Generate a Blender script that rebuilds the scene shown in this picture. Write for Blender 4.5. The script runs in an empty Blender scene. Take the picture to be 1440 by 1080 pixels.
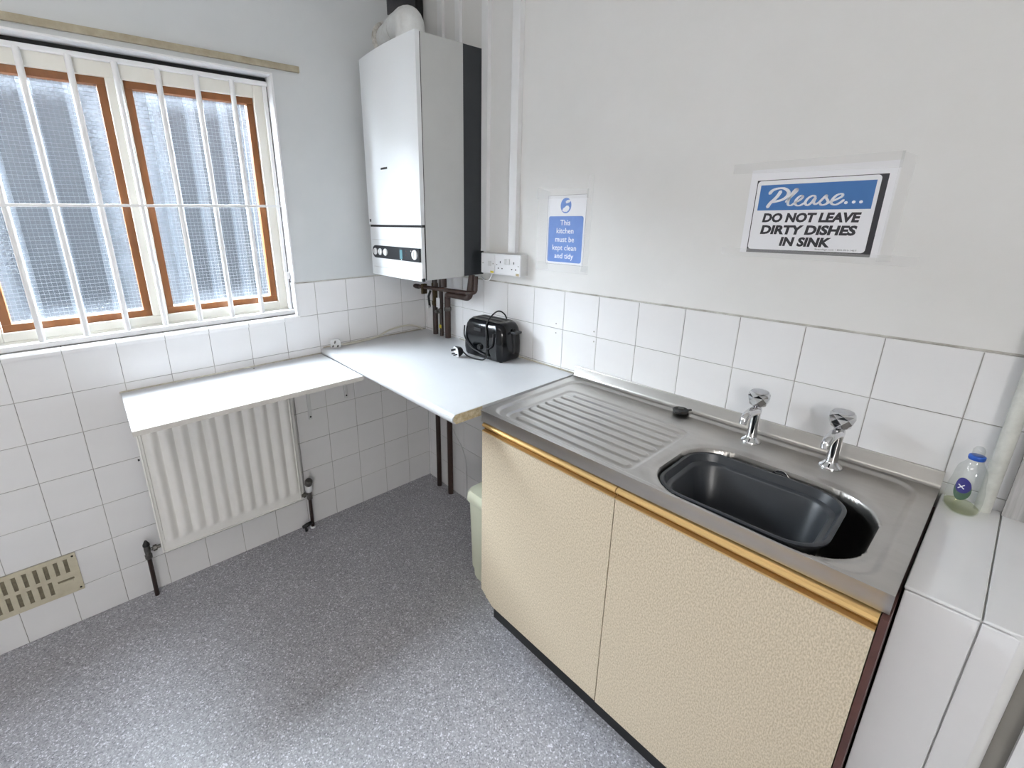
import bpy, bmesh, math, random
from mathutils import Vector, Matrix
random.seed(7)
SC = bpy.context.scene
COL = SC.collection
PI = math.pi

# ------------------------------------------------------------------ camera
CX, CY, FPX = 641.168, 498.781, 644.945
CAM = Vector((-1.39845, -2.01933, 1.48946))
YAW, PITCH, ROLL = 0.672657, -0.293152, -0.0122
cp, sp = math.cos(PITCH), math.sin(PITCH)
F = Vector((math.sin(YAW) * cp, math.cos(YAW) * cp, sp))
R0 = Vector((math.cos(YAW), -math.sin(YAW), 0)); U0 = R0.cross(F)
R2 = R0 * math.cos(ROLL) + U0 * math.sin(ROLL); U2 = U0 * math.cos(ROLL) - R0 * math.sin(ROLL)
cd = bpy.data.cameras.new('camera'); cam = bpy.data.objects.new('camera', cd); COL.objects.link(cam)
cam.matrix_world = Matrix(((R2.x, U2.x, -F.x, CAM.x), (R2.y, U2.y, -F.y, CAM.y), (R2.z, U2.z, -F.z, CAM.z), (0, 0, 0, 1)))
cd.sensor_width = 36; cd.lens = FPX / 1440 * 36
cd.shift_x = (720 - CX) / 1440; cd.shift_y = -(540 - CY) / 1440
cd.clip_start = 0.01
SC.camera = cam

# ------------------------------------------------------------------ world, light, exposure
WORLD_STRENGTH = 108.0
FILL_LAMP_STRENGTH = 9.0
BACK_FILL_STRENGTH = 34.0
w = bpy.data.worlds.new('overcast_sky'); SC.world = w; w.use_nodes = True
bg = w.node_tree.nodes['Background']; bg.inputs[0].default_value = (0.975, 0.985, 1.0, 1); bg.inputs[1].default_value = WORLD_STRENGTH
pl = bpy.data.lights.new('sky_portal', 'AREA'); pl.shape = 'RECTANGLE'; pl.size = 1.0; pl.size_y = 0.95
pl.cycles.is_portal = True
po = bpy.data.objects.new('sky_portal', pl); COL.objects.link(po); po.location = (-1.2, 0.14, 1.55); po.rotation_euler = (-PI / 2, 0, 0)
vs = SC.view_settings
vs.view_transform = 'Standard'; vs.look = 'None'; vs.exposure = 0.1; vs.gamma = 1; vs.use_curve_mapping = False

# ------------------------------------------------------------------ helpers
def lin(c):
    f = lambda v: v / 12.92 if v <= 0.04045 else ((v + 0.055) / 1.055) ** 2.4
    return tuple(f(v / 255) for v in c) + (1,)

class N:
    def __init__(s, name):
        s.m = bpy.data.materials.new(name); s.m.use_nodes = True
        s.t = s.m.node_tree; s.t.nodes.clear()
        s.out = s.n('ShaderNodeOutputMaterial')
    def n(s, typ, **kw):
        x = s.t.nodes.new(typ)
        for k, v in kw.items():
            if k.startswith('i_'):
                key = k[2:].replace('_', ' ')
                x.inputs[key].default_value = v
            else: setattr(x, k, v)
        return x
    def l(s, a, b): s.t.links.new(a, b)

def pbsdf(name, col, rough=0.5, metal=0.0, var=0.0, vscale=8.0, bump=0.0, bscale=60.0, coat=0.0, col2=None, stretch=None, spec=0.5, rvar=0.0):
    """Principled material; optional noise between col and col2 (own colour variation), optional fine bump."""
    g = N(name); b = g.n('ShaderNodeBsdfPrincipled')
    b.inputs['Base Color'].default_value = lin(col); b.inputs['Roughness'].default_value = rough
    b.inputs['Metallic'].default_value = metal; b.inputs['Coat Weight'].default_value = coat
    b.inputs['Specular IOR Level'].default_value = spec
    g.l(b.outputs[0], g.out.inputs[0])
    tc = g.n('ShaderNodeTexCoord'); src = tc.outputs['Object']
    if stretch:
        mp = g.n('ShaderNodeMapping'); mp.inputs['Scale'].default_value = stretch; g.l(src, mp.inputs[0]); src = mp.outputs[0]
    if col2 is not None:
        nz = g.n('ShaderNodeTexNoise'); nz.inputs['Scale'].default_value = vscale; nz.inputs['Detail'].default_value = 6; nz.inputs['Roughness'].default_value = 0.65
        g.l(src, nz.inputs['Vector'])
        cr = g.n('ShaderNodeValToRGB'); cr.color_ramp.elements[0].position = 0.5 - var; cr.color_ramp.elements[1].position = 0.5 + var
        cr.color_ramp.elements[0].color = lin(col); cr.color_ramp.elements[1].color = lin(col2)
        g.l(nz.outputs[0], cr.inputs[0]); g.l(cr.outputs[0], b.inputs['Base Color'])
        if rvar:
            mr = g.n('ShaderNodeMapRange'); mr.inputs['To Min'].default_value = rough - rvar; mr.inputs['To Max'].default_value = rough + rvar
            g.l(nz.outputs[0], mr.inputs[0]); g.l(mr.outputs[0], b.inputs['Roughness'])
    if bump:
        nb = g.n('ShaderNodeTexNoise'); nb.inputs['Scale'].default_value = bscale; nb.inputs['Detail'].default_value = 4
        g.l(src, nb.inputs['Vector'])
        bp = g.n('ShaderNodeBump'); bp.inputs['Strength'].default_value = bump; bp.inputs['Distance'].default_value = 0.002
        g.l(nb.outputs[0], bp.inputs['Height']); g.l(bp.outputs[0], b.inputs['Normal'])
    return g.m

def clear_mat(name, tint, gloss=0.1, haze=0.1, hazecol=(235, 240, 245), rough=0.05, speckle=None, front=0.4):
    """See-through sheet: transparent + a little mirror + a little milky scatter."""
    g = N(name)
    tr = g.n('ShaderNodeBsdfTransparent'); tr.inputs[0].default_value = lin(tint)
    gl = g.n('ShaderNodeBsdfGlossy'); gl.inputs['Roughness'].default_value = rough
    df = g.n('ShaderNodeBsdfTranslucent'); df.inputs[0].default_value = lin(hazecol)
    d2 = g.n('ShaderNodeBsdfDiffuse'); d2.inputs[0].default_value = lin(hazecol)
    mh = g.n('ShaderNodeMixShader'); mh.inputs[0].default_value = front; g.l(df.outputs[0], mh.inputs[1]); g.l(d2.outputs[0], mh.inputs[2])
    m1 = g.n('ShaderNodeMixShader'); m1.inputs[0].default_value = haze; g.l(tr.outputs[0], m1.inputs[1]); g.l(mh.outputs[0], m1.inputs[2])
    m2 = g.n('ShaderNodeMixShader'); m2.inputs[0].default_value = gloss; g.l(m1.outputs[0], m2.inputs[1]); g.l(gl.outputs[0], m2.inputs[2])
    g.l(m2.outputs[0], g.out.inputs[0])
    if speckle:
        hx, hz = speckle   # half sizes of the pane: condensation beads gather along its edges
        tc = g.n('ShaderNodeTexCoord'); sx = g.n('ShaderNodeSeparateXYZ'); g.l(tc.outputs['Object'], sx.inputs[0])
        def edge(sock, h):
            a = g.n('ShaderNodeMath', operation='ABSOLUTE'); g.l(sock, a.inputs[0])
            r = g.n('ShaderNodeMapRange'); r.inputs['From Min'].default_value = h - 0.085; r.inputs['From Max'].default_value = h - 0.005
            g.l(a.outputs[0], r.inputs[0]); return r.outputs[0]
        mx = g.n('ShaderNodeMath', operation='MAXIMUM'); g.l(edge(sx.outputs[0], hx), mx.inputs[0]); g.l(edge(sx.outputs[2], hz), mx.inputs[1])
        nz = g.n('ShaderNodeTexNoise'); nz.inputs['Scale'].default_value = 210; nz.inputs['Detail'].default_value = 2; g.l(tc.outputs['Object'], nz.inputs['Vector'])
        nl = g.n('ShaderNodeTexNoise'); nl.inputs['Scale'].default_value = 9; nl.inputs['Detail'].default_value = 3; g.l(tc.outputs['Object'], nl.inputs['Vector'])
        ad = g.n('ShaderNodeMath', operation='MULTIPLY_ADD'); g.l(mx.outputs[0], ad.inputs[0]); ad.inputs[1].default_value = 0.34; g.l(nz.outputs[0], ad.inputs[2])
        a2 = g.n('ShaderNodeMath', operation='MULTIPLY_ADD'); g.l(nl.outputs[0], a2.inputs[0]); a2.inputs[1].default_value = 0.12; g.l(ad.outputs[0], a2.inputs[2])
        rr = g.n('ShaderNodeMapRange'); rr.inputs['From Min'].default_value = 0.72; rr.inputs['From Max'].default_value = 0.86
        rr.inputs['To Min'].default_value = haze; rr.inputs['To Max'].default_value = 0.03
        g.l(a2.outputs[0], rr.inputs[0]); g.l(rr.outputs[0], m1.inputs[0])
    return g.m

WPOS = {}
def wpos(o):
    p = Vector((0, 0, 0))
    while o is not None:
        p += o.location; o = o.parent
    return p

def obj(name, bm, mat, parent=None, smooth=False, kind=None, angle=None):
    """bm is in world coordinates; links it as one mesh object (shifted into its parent's frame)."""
    me = bpy.data.meshes.new(name)
    if parent is not None:
        bmesh.ops.translate(bm, verts=bm.verts, vec=-wpos(parent))
    bm.normal_update()
    bm.to_mesh(me); bm.free()
    if mat: me.materials.append(mat)
    if smooth:
        for p in me.polygons: p.use_smooth = True
        if angle: me.set_sharp_from_angle(angle=math.radians(angle))
    o = bpy.data.objects.new(name, me); COL.objects.link(o)
    if parent is not None: o.parent = parent
    if kind: o['kind'] = kind
    return o

def thing(name, label, cat, loc=(0, 0, 0), group=None):
    o = bpy.data.objects.new(name, None); COL.objects.link(o); o.location = loc; o.empty_display_size = 0.05
    o['label'] = label; o['category'] = cat
    if group: o['group'] = group
    return o

def tag(o, label, cat, group=None):
    o['label'] = label; o['category'] = cat
    if group: o['group'] = group
    return o

def recentre(o):
    me = o.data
    xs = [v.co for v in me.vertices]
    lo = Vector([min(v[i] for v in xs) for i in range(3)]); hi = Vector([max(v[i] for v in xs) for i in range(3)])
    c = Vector(((lo.x + hi.x) / 2, (lo.y + hi.y) / 2, lo.z))
    me.transform(Matrix.Translation(-c)); o.location = o.location + c
    return o

def box(bm, x0, x1, y0, y1, z0, z1, bevel=0.0, seg=2):
    x0, x1 = min(x0, x1), max(x0, x1); y0, y1 = min(y0, y1), max(y0, y1); z0, z1 = min(z0, z1), max(z0, z1)
    t = bmesh.new()
    bmesh.ops.create_cube(t, size=1)
    for v in t.verts:
        v.co = Vector(((x0 + x1) / 2 + v.co.x * (x1 - x0), (y0 + y1) / 2 + v.co.y * (y1 - y0), (z0 + z1) / 2 + v.co.z * (z1 - z0)))
    if bevel: bmesh.ops.bevel(t, geom=t.edges[:], offset=bevel, segments=seg, profile=0.6, affect='EDGES')
    merge(bm, t)
    return bm

def merge(bm, t):
    me = bpy.data.meshes.new('tmp'); t.to_mesh(me); t.free(); bm.from_mesh(me); bpy.data.meshes.remove(me)

def B(*a, **k): return box(bmesh.new(), *a, **k)

def prism(pts, axis, a0, a1, bevel=0.0):
    """pts: 2-D polygon in the other two axes (cyclic order xyz without axis), extruded along axis."""
    bm = bmesh.new()
    def P(p, a):
        if axis == 'x': return (a, p[0], p[1])
        if axis == 'y': return (p[0], a, p[1])
        return (p[0], p[1], a)
    va = [bm.verts.new(P(p, a0)) for p in pts]; vb = [bm.verts.new(P(p, a1)) for p in pts]
    bm.faces.new(va); bm.faces.new(vb[::-1]); n = len(pts)
    for i in range(n): bm.faces.new((va[i], vb[i], vb[(i + 1) % n], va[(i + 1) % n]))
    bmesh.ops.recalc_face_normals(bm, faces=bm.faces)
    if bevel: bmesh.ops.bevel(bm, geom=bm.edges[:], offset=bevel, segments=2, profile=0.6, affect='EDGES')
    return bm

def catmull(pts, n=8):
    pts = [Vector(p) for p in pts]; out = []
    for i in range(len(pts) - 1):
        p0 = pts[max(i - 1, 0)]; p1 = pts[i]; p2 = pts[i + 1]; p3 = pts[min(i + 2, len(pts) - 1)]
        for k in range(n):
            t = k / n
            out.append(0.5 * ((2 * p1) + (p2 - p0) * t + (2 * p0 - 5 * p1 + 4 * p2 - p3) * t * t + (3 * p1 - p0 - 3 * p2 + p3) * t ** 3))
    out.append(pts[-1]); return out

def fillet(pts, r, n=6):
    """Polyline with its corners rounded to radius r."""
    pts = [Vector(p) for p in pts]; out = [pts[0]]
    for i in range(1, len(pts) - 1):
        a, b, c = pts[i - 1], pts[i], pts[i + 1]
        d1 = (a - b).normalized(); d2 = (c - b).normalized()
        k = min(r, (a - b).length * 0.49, (c - b).length * 0.49)
        p, q = b + d1 * k, b + d2 * k
        for j in range(n + 1):
            t = j / n; out.append(p * (1 - t) ** 2 + b * 2 * t * (1 - t) + q * t * t)
    out.append(pts[-1]); return out

def tube(bm, pts, r, seg=10, cap=True):
    pts = [Vector(p) for p in pts]; n = len(pts); rings = []
    prev = None
    for i, p in enumerate(pts):
        d = (pts[min(i + 1, n - 1)] - pts[max(i - 1, 0)]).normalized()
        if prev is None:
            a = Vector((0, 0, 1)) if abs(d.z) < 0.9 else Vector((1, 0, 0))
            u = d.cross(a).normalized()
        else:
            u = (prev - d * prev.dot(d)).normalized()
        prev = u; v = d.cross(u)
        rr = r[i] if isinstance(r, (list, tuple)) else r
        rings.append([bm.verts.new(p + (u * math.cos(2 * PI * k / seg) + v * math.sin(2 * PI * k / seg)) * rr) for k in range(seg)])
    for a, b in zip(rings[:-1], rings[1:]):
        for k in range(seg): bm.faces.new((a[k], a[(k + 1) % seg], b[(k + 1) % seg], b[k]))
    if cap:
        bm.faces.new(rings[0][::-1]); bm.faces.new(rings[-1])
    return bm
def T(pts, r, seg=10, cap=True): return tube(bmesh.new(), pts, r, seg, cap)

def lathe(bm, c, prof, seg=20, axis='z', half=False):
    """prof: (radius, height) pairs; axis is a letter or a vector; half turns every second ring by half a segment."""
    c = Vector(c)
    ax = {'x': Vector((1, 0, 0)), 'y': Vector((0, 1, 0)), 'z': Vector((0, 0, 1)), '-x': Vector((-1, 0, 0)), '-y': Vector((0, -1, 0))}[axis] if isinstance(axis, str) else Vector(axis).normalized()
    a = Vector((0, 0, 1)) if abs(ax.z) < 0.9 else Vector((1, 0, 0))
    u = ax.cross(a).normalized(); v = ax.cross(u); rings = []
    for j, (r, h) in enumerate(prof):
        off = 0.5 if (half and j % 2) else 0
        rings.append([bm.verts.new(c + ax * h + (u * math.cos(2 * PI * (k + off) / seg) + v * math.sin(2 * PI * (k + off) / seg)) * max(r, 1e-5)) for k in range(seg)])
    for j, (p, q) in enumerate(zip(rings[:-1], rings[1:])):
        for k in range(seg):
            k1 = (k + 1) % seg
            if half:
                if j % 2 == 0:
                    bm.faces.new((p[k], p[k1], q[k])); bm.faces.new((p[k1], q[k1], q[k]))
                else:
                    bm.faces.new((p[k], q[k1], q[k])); bm.faces.new((p[k], p[k1], q[k1]))
            else: bm.faces.new((p[k], p[k1], q[k1], q[k]))
    bm.faces.new(rings[0][::-1]); bm.faces.new(rings[-1])
    bmesh.ops.recalc_face_normals(bm, faces=bm.faces)
    return bm
def L(c, prof, seg=20, axis='z', half=False): return lathe(bmesh.new(), c, prof, seg, axis, half)

def rrect(hx, hy, r, n=6):
    r = min(r, hx * 0.999, hy * 0.999); out = []
    for sx, sy, a0 in ((1, 1, 0), (-1, 1, PI / 2), (-1, -1, PI), (1, -1, 1.5 * PI)):
        for k in range(n + 1):
            a = a0 + k / n * PI / 2
            out.append((sx * (hx - r) + r * math.cos(a), sy * (hy - r) + r * math.sin(a)))
    return out

def loft(rings, cap0=True, cap1=True):
    bm = bmesh.new(); V = [[bm.verts.new(p) for p in r] for r in rings]; n = len(V[0])
    for a, b in zip(V[:-1], V[1:]):
        for k in range(n): bm.faces.new((a[k], a[(k + 1) % n], b[(k + 1) % n], b[k]))
    if cap0: bm.faces.new(V[0][::-1])
    if cap1: bm.faces.new(V[-1])
    bmesh.ops.recalc_face_normals(bm, faces=bm.faces)
    return bm

def ring_xy(c, hx, hy, r, z, rot=0, n=6):
    ca, sa = math.cos(rot), math.sin(rot)
    return [(c[0] + x * ca - y * sa, c[1] + x * sa + y * ca, z) for x, y in rrect(hx, hy, r, n)]

# flat print on the sink wall: local (u, v) -> world (x = depth, y = -u ..., z)
def flat(polys, x, th=0.0002):
    """Polygons given as (y, z) world coordinates, as thin raised print facing -x."""
    bm = bmesh.new()
    for p in polys:
        t = prism(p, 'x', x, x - th); merge(bm, t)
    return bm

def text_mesh(s, size, x, y, z, bold=0.0, xs=1.0, shear=0.0, align='LEFT', th=0.0003, normal='-x'):
    cu = bpy.data.curves.new('t', 'FONT'); cu.body = s; cu.size = size; cu.offset = bold * size; cu.shear = shear
    cu.align_x = align; cu.extrude = th; cu.resolution_u = 3
    o = bpy.data.objects.new('t', cu); COL.objects.link(o)
    dg = bpy.context.evaluated_depsgraph_get(); dg.update()
    me = bpy.data.meshes.new_from_object(o.evaluated_get(dg))
    bpy.data.objects.remove(o); bpy.data.curves.remove(cu)
    bm = bmesh.new(); bm.from_mesh(me); bpy.data.meshes.remove(me)
    for v in bm.verts:
        a, b, c = v.co
        v.co = Vector((x - c, y - a * xs, z + b))
    bmesh.ops.recalc_face_normals(bm, faces=bm.faces)
    return bm

# ------------------------------------------------------------------ materials
M = {}
M['plaster'] = pbsdf('plaster_paint', (216, 215, 213), 0.62, col2=(223, 222, 221), var=0.25, vscale=3, bump=0.12, bscale=90)
M['plaster_grey'] = pbsdf('cool_plaster_paint', (196, 199, 201), 0.6, col2=(204, 206, 207), var=0.25, vscale=3, bump=0.12, bscale=90)  # plaster darkened and cooled, window wall's shade put into the colour
M['ceiling'] = pbsdf('ceiling_paint', (232, 231, 228), 0.8, col2=(226, 225, 222), var=0.3, vscale=3)
M['tile'] = pbsdf('white_glazed_tile', (222, 221, 222), 0.13, col2=(229, 228, 229), var=0.3, vscale=5, bump=0.06, bscale=14, spec=0.5)
M['grout'] = pbsdf('old_grout', (128, 126, 122), 0.9, col2=(176, 174, 168), var=0.12, vscale=7)
M['trimwhite'] = pbsdf('white_gloss_paint', (232, 232, 234), 0.3, col2=(224, 224, 224), var=0.3, vscale=9, bump=0.05, bscale=120)
M['cream'] = pbsdf('cream_window_paint', (219, 216, 206), 0.42, col2=(228, 226, 218), var=0.3, vscale=9, bump=0.06, bscale=120)
M['wood'] = pbsdf('orange_brown_stained_wood', (104, 62, 30), 0.42, col2=(132, 82, 42), var=0.25, vscale=30, stretch=(1, 1, 0.08))
M['barpaint'] = pbsdf('white_painted_steel', (226, 226, 226), 0.35, bump=0.08, bscale=60)
M['raildirty'] = pbsdf('dusty_beige_batten', (148, 138, 118), 0.8, col2=(172, 163, 142), var=0.2, vscale=25, bump=0.2, bscale=200)
M['black'] = pbsdf('black_gap', (22, 22, 24), 0.7)
M['laminate'] = pbsdf('white_laminate', (199, 200, 203), 0.28, col2=(193, 194, 196), var=0.3, vscale=6)
M['chipboard'] = pbsdf('raw_chipboard', (204, 192, 164), 0.9, col2=(164, 147, 114), var=0.15, vscale=60, bump=0.3, bscale=200)
M['shelfedge'] = pbsdf('scuffed_grey_shelf_edge', (190, 186, 180), 0.6, col2=(206, 203, 198), var=0.2, vscale=30)
M['sealant'] = pbsdf('yellowed_sealant', (204, 200, 188), 0.6, col2=(168, 161, 144), var=0.15, vscale=40)
M['radiator'] = pbsdf('radiator_enamel', (228, 226, 222), 0.35, col2=(234, 232, 229), var=0.3, vscale=20, bump=0.05, bscale=200)
M['copper'] = pbsdf('brown_painted_copper', (46, 30, 25), 0.42, col2=(62, 42, 35), var=0.2, vscale=30, bump=0.1, bscale=90)
M['darkpipe'] = pbsdf('near_black_brown_pipe', (38, 26, 23), 0.4, col2=(54, 38, 33), var=0.2, vscale=30)
M['brass'] = pbsdf('tarnished_brass_fitting', (84, 70, 46), 0.45, metal=0.8, col2=(62, 52, 38), var=0.2, vscale=60)
M['pewter'] = pbsdf('dull_valve_metal', (120, 118, 114), 0.42, metal=0.85, col2=(84, 82, 80), var=0.2, vscale=60)
M['steel'] = pbsdf('brushed_stainless_steel', (194, 191, 187), 0.30, metal=1.0, col2=(178, 175, 171), var=0.35, vscale=10, stretch=(3, 0.8, 3), rvar=0.05, bump=0.02, bscale=30)
M['chrome'] = pbsdf('chrome', (214, 214, 216), 0.06, metal=1.0)
M['chromecap'] = pbsdf('satin_grey_tap_cap', (176, 176, 180), 0.3, metal=0.4)
M['gold'] = pbsdf('gold_anodised_aluminium', (232, 196, 136), 0.3, metal=0.75, col2=(220, 182, 120), var=0.3, vscale=12, stretch=(1, 0.05, 1))
M['goldin'] = pbsdf('gold_channel', (128, 92, 40), 0.4, metal=0.6)
M['plinth'] = pbsdf('black_plinth', (30, 31, 33), 0.45)
M['redwood'] = pbsdf('dark_red_brown_edge', (74, 46, 42), 0.5, col2=(96, 62, 56), var=0.2, vscale=20)
M['blackplastic'] = pbsdf('gloss_black_plastic', (9, 10, 13), 0.13, spec=0.35)
M['blackmatt'] = pbsdf('matt_black_plastic', (20, 20, 22), 0.45)
M['basin'] = pbsdf('charcoal_basin_plastic', (52, 55, 60), 0.33, col2=(46, 49, 53), var=0.3, vscale=14)
M['rubber'] = pbsdf('black_rubber', (30, 30, 30), 0.6)
M['whiteplastic'] = pbsdf('white_plastic', (224, 224, 226), 0.3)
M['offwhiteplastic'] = pbsdf('greyish_white_plastic', (206, 206, 206), 0.35)
M['creamplastic'] = pbsdf('cream_plastic', (226, 228, 206), 0.35, col2=(216, 218, 196), var=0.3, vscale=10)
M['ventplastic'] = pbsdf('beige_vent_plastic', (198, 191, 170), 0.5, col2=(182, 174, 152), var=0.2, vscale=25)
M['ventdark'] = pbsdf('vent_recess', (96, 88, 72), 0.8, col2=(128, 120, 100), var=0.2, vscale=60)
M['boilerfront'] = pbsdf('white_boiler_enamel', (224, 226, 228), 0.5, spec=0.3, bump=0.02, bscale=30)
M['boilerside'] = pbsdf('grey_boiler_casing', (190, 191, 190), 0.4, col2=(184, 185, 184), var=0.3, vscale=10)
M['boilerback'] = pbsdf('charcoal_boiler_frame', (38, 42, 46), 0.45, col2=(44, 48, 52), var=0.3, vscale=12)
M['panelblack'] = pbsdf('dark_control_strip', (30, 33, 38), 0.3)
M['display'] = pbsdf('teal_grey_display', (96, 132, 140), 0.2)
M['fluewhite'] = pbsdf('white_flue_paint', (226, 228, 228), 0.35, col2=(206, 206, 204), var=0.15, vscale=14)
M['fluestain'] = pbsdf('grimy_collar', (150, 146, 138), 0.7, col2=(206, 204, 200), var=0.12, vscale=30)
M['greyplate'] = pbsdf('dark_grey_plate', (84, 84, 88), 0.7, col2=(60, 60, 64), var=0.2, vscale=12)  # grey of the shadow in the wall corner behind the flue
M['paper'] = pbsdf('paper', (232, 232, 236), 0.5)
M['paperblue'] = pbsdf('paper_blue', (58, 108, 168), 0.5, col2=(66, 116, 176), var=0.3, vscale=20)
M['paperlightblue'] = pbsdf('paper_pale_blue', (112, 144, 206), 0.45, col2=(98, 130, 196), var=0.2, vscale=20)
M['ink'] = pbsdf('black_ink', (44, 42, 48), 0.5)
M['tape'] = clear_mat('clear_tape', (255, 255, 255), gloss=0.015, haze=0.22, hazecol=(252, 252, 252), rough=0.35, front=1.0)
M['bottle'] = clear_mat('clear_bottle_plastic', (250, 251, 250), gloss=0.10, haze=0.06, rough=0.06)
M['soap'] = clear_mat('pale_green_soap', (246, 248, 232), gloss=0.03, haze=0.10, hazecol=(200, 206, 170), rough=0.1)
M['capblue'] = pbsdf('blue_cap', (30, 84, 178), 0.35)
M['labelpurple'] = pbsdf('navy_label', (52, 48, 118), 0.4)
M['labelgreen'] = pbsdf('dark_green_label', (70, 96, 74), 0.4)
M['labelwhite'] = pbsdf('white_label', (230, 230, 234), 0.4)
M['yellow'] = pbsdf('yellow_sticker', (206, 190, 60), 0.5)
M['greywood'] = pbsdf('streaky_grey_painted_wood', (150, 148, 146), 0.55, col2=(190, 188, 188), var=0.18, vscale=40, stretch=(3, 3, 0.15))
M['greypaint'] = pbsdf('grey_brown_frame_paint', (138, 134, 128), 0.6, col2=(126, 122, 116), var=0.2, vscale=6)
M['pipewhite'] = pbsdf('chalky_white_pipe_paint', (214, 214, 208), 0.6, col2=(196, 196, 190), var=0.2, vscale=40, bump=0.15, bscale=160)
M['fence'] = pbsdf('blue_grey_steel_sheet', (38, 44, 50), 0.6, spec=0.1, col2=(32, 38, 43), var=0.3, vscale=4)
M['fencerib'] = pbsdf('pale_blue_steel_rib', (58, 66, 73), 0.6, spec=0.1)  # lighter than the sheet, sky highlights on the ribs put into the colour
M['concrete'] = pbsdf('pale_concrete', (196, 190, 184), 0.85, col2=(178, 172, 166), var=0.2, vscale=12)
M['brickwork'] = pbsdf('outside_brick', (132, 96, 80), 0.9, col2=(108, 78, 66), var=0.2, vscale=20)
M['asphalt'] = pbsdf('dark_yard_asphalt', (58, 58, 60), 0.9, col2=(48, 48, 50), var=0.2, vscale=30)
M['wire'] = pbsdf('galvanised_wire', (128, 132, 136), 0.6)
M['creamflex'] = pbsdf('aged_cream_flex', (206, 202, 190), 0.45)

def floor_material():
    g = N('speckled_grey_vinyl'); b = g.n('ShaderNodeBsdfPrincipled'); g.l(b.outputs[0], g.out.inputs[0])
    tc = g.n('ShaderNodeTexCoord')
    v1 = g.n('ShaderNodeTexVoronoi'); v1.inputs['Scale'].default_value = 260; g.l(tc.outputs['Object'], v1.inputs['Vector'])
    r1 = g.n('ShaderNodeValToRGB'); e = r1.color_ramp.elements
    e[0].position = 0.0; e[0].color = lin((120, 120, 126)); e[1].position = 1.0; e[1].color = lin((216, 216, 224))
    for p, c in ((0.16, (146, 145, 150)), (0.70, (164, 163, 169)), (0.88, (178, 178, 184))):
        x = e.new(p); x.color = lin(c)
    sep = g.n('ShaderNodeSeparateColor'); g.l(v1.outputs['Color'], sep.inputs[0]); g.l(sep.outputs[0], r1.inputs[0])
    nz = g.n('ShaderNodeTexNoise'); nz.inputs['Scale'].default_value = 3.2; nz.inputs['Detail'].default_value = 5; g.l(tc.outputs['Object'], nz.inputs['Vector'])
    mr = g.n('ShaderNodeMapRange'); mr.inputs['From Min'].default_value = 0.3; mr.inputs['From Max'].default_value = 0.7; mr.inputs['To Min'].default_value = 0.93; mr.inputs['To Max'].default_value = 1.03
    g.l(nz.outputs[0], mr.inputs[0])
    mx = g.n('ShaderNodeMix', data_type='RGBA', blend_type='MULTIPLY'); mx.inputs[0].default_value = 1
    g.l(r1.outputs[0], mx.inputs[6]); g.l(mr.outputs[0], mx.inputs[7]); g.l(mx.outputs[2], b.inputs['Base Color'])
    b.inputs['Roughness'].default_value = 0.42
    bp = g.n('ShaderNodeBump'); bp.inputs['Strength'].default_value = 0.12; bp.inputs['Distance'].default_value = 0.001
    g.l(v1.outputs['Distance'], bp.inputs['Height']); g.l(bp.outputs[0], b.inputs['Normal'])
    return g.m
M['floor'] = floor_material()

def door_laminate():
    g = N('beige_flecked_laminate'); b = g.n('ShaderNodeBsdfPrincipled'); g.l(b.outputs[0], g.out.inputs[0])
    tc = g.n('ShaderNodeTexCoord'); mp = g.n('ShaderNodeMapping'); mp.inputs['Scale'].default_value = (1, 1, 0.45); g.l(tc.outputs['Object'], mp.inputs[0])
    nz = g.n('ShaderNodeTexNoise'); nz.inputs['Scale'].default_value = 380; nz.inputs['Detail'].default_value = 2; g.l(mp.outputs[0], nz.inputs['Vector'])
    cr = g.n('ShaderNodeValToRGB'); cr.color_ramp.elements[0].position = 0.36; cr.color_ramp.elements[1].position = 0.64
    cr.color_ramp.elements[0].color = lin((180, 165, 142)); cr.color_ramp.elements[1].color = lin((210, 196, 173))
    g.l(nz.outputs[0], cr.inputs[0]); g.l(cr.outputs[0], b.inputs['Base Color']); b.inputs['Roughness'].default_value = 0.5
    return g.m
M['door'] = door_laminate()

# ------------------------------------------------------------------ room shell
TS = 0.152; GAP = 0.0018
PL = 0.004            # plaster plane behind the tile faces
XL, YB, H = -2.75, -3.5, 2.52
WX0, WX1, WZ0, WZ1 = -1.71, -0.69, 1.066, 2.026     # window opening
WALLT = 0.16

floor = obj('floor', B(XL - 0.1, 0.15, YB - 0.1, 0.2, -0.1, 0.0), M['floor'], kind='structure')
ceil = obj('ceiling', B(XL - 0.1, 0.15, YB - 0.1, 0.2, H, H + 0.1), M['ceiling'], kind='structure')
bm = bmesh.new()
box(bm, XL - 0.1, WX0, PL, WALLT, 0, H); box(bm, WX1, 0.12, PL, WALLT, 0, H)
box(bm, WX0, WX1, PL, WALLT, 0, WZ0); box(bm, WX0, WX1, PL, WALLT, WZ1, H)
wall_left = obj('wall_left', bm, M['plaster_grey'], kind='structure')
wall_right = obj('wall_right', B(PL, 0.12, YB - 0.1, PL, 0, H), M['plaster'], kind='structure')
obj('wall_far_left', B(XL - 0.1, XL, YB, 0.004, 0, H), M['plaster'], kind='structure')
obj('wall_back', B(XL - 0.1, 0.004, YB - 0.1, YB, 0, H), M['plaster'], kind='structure')

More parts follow.
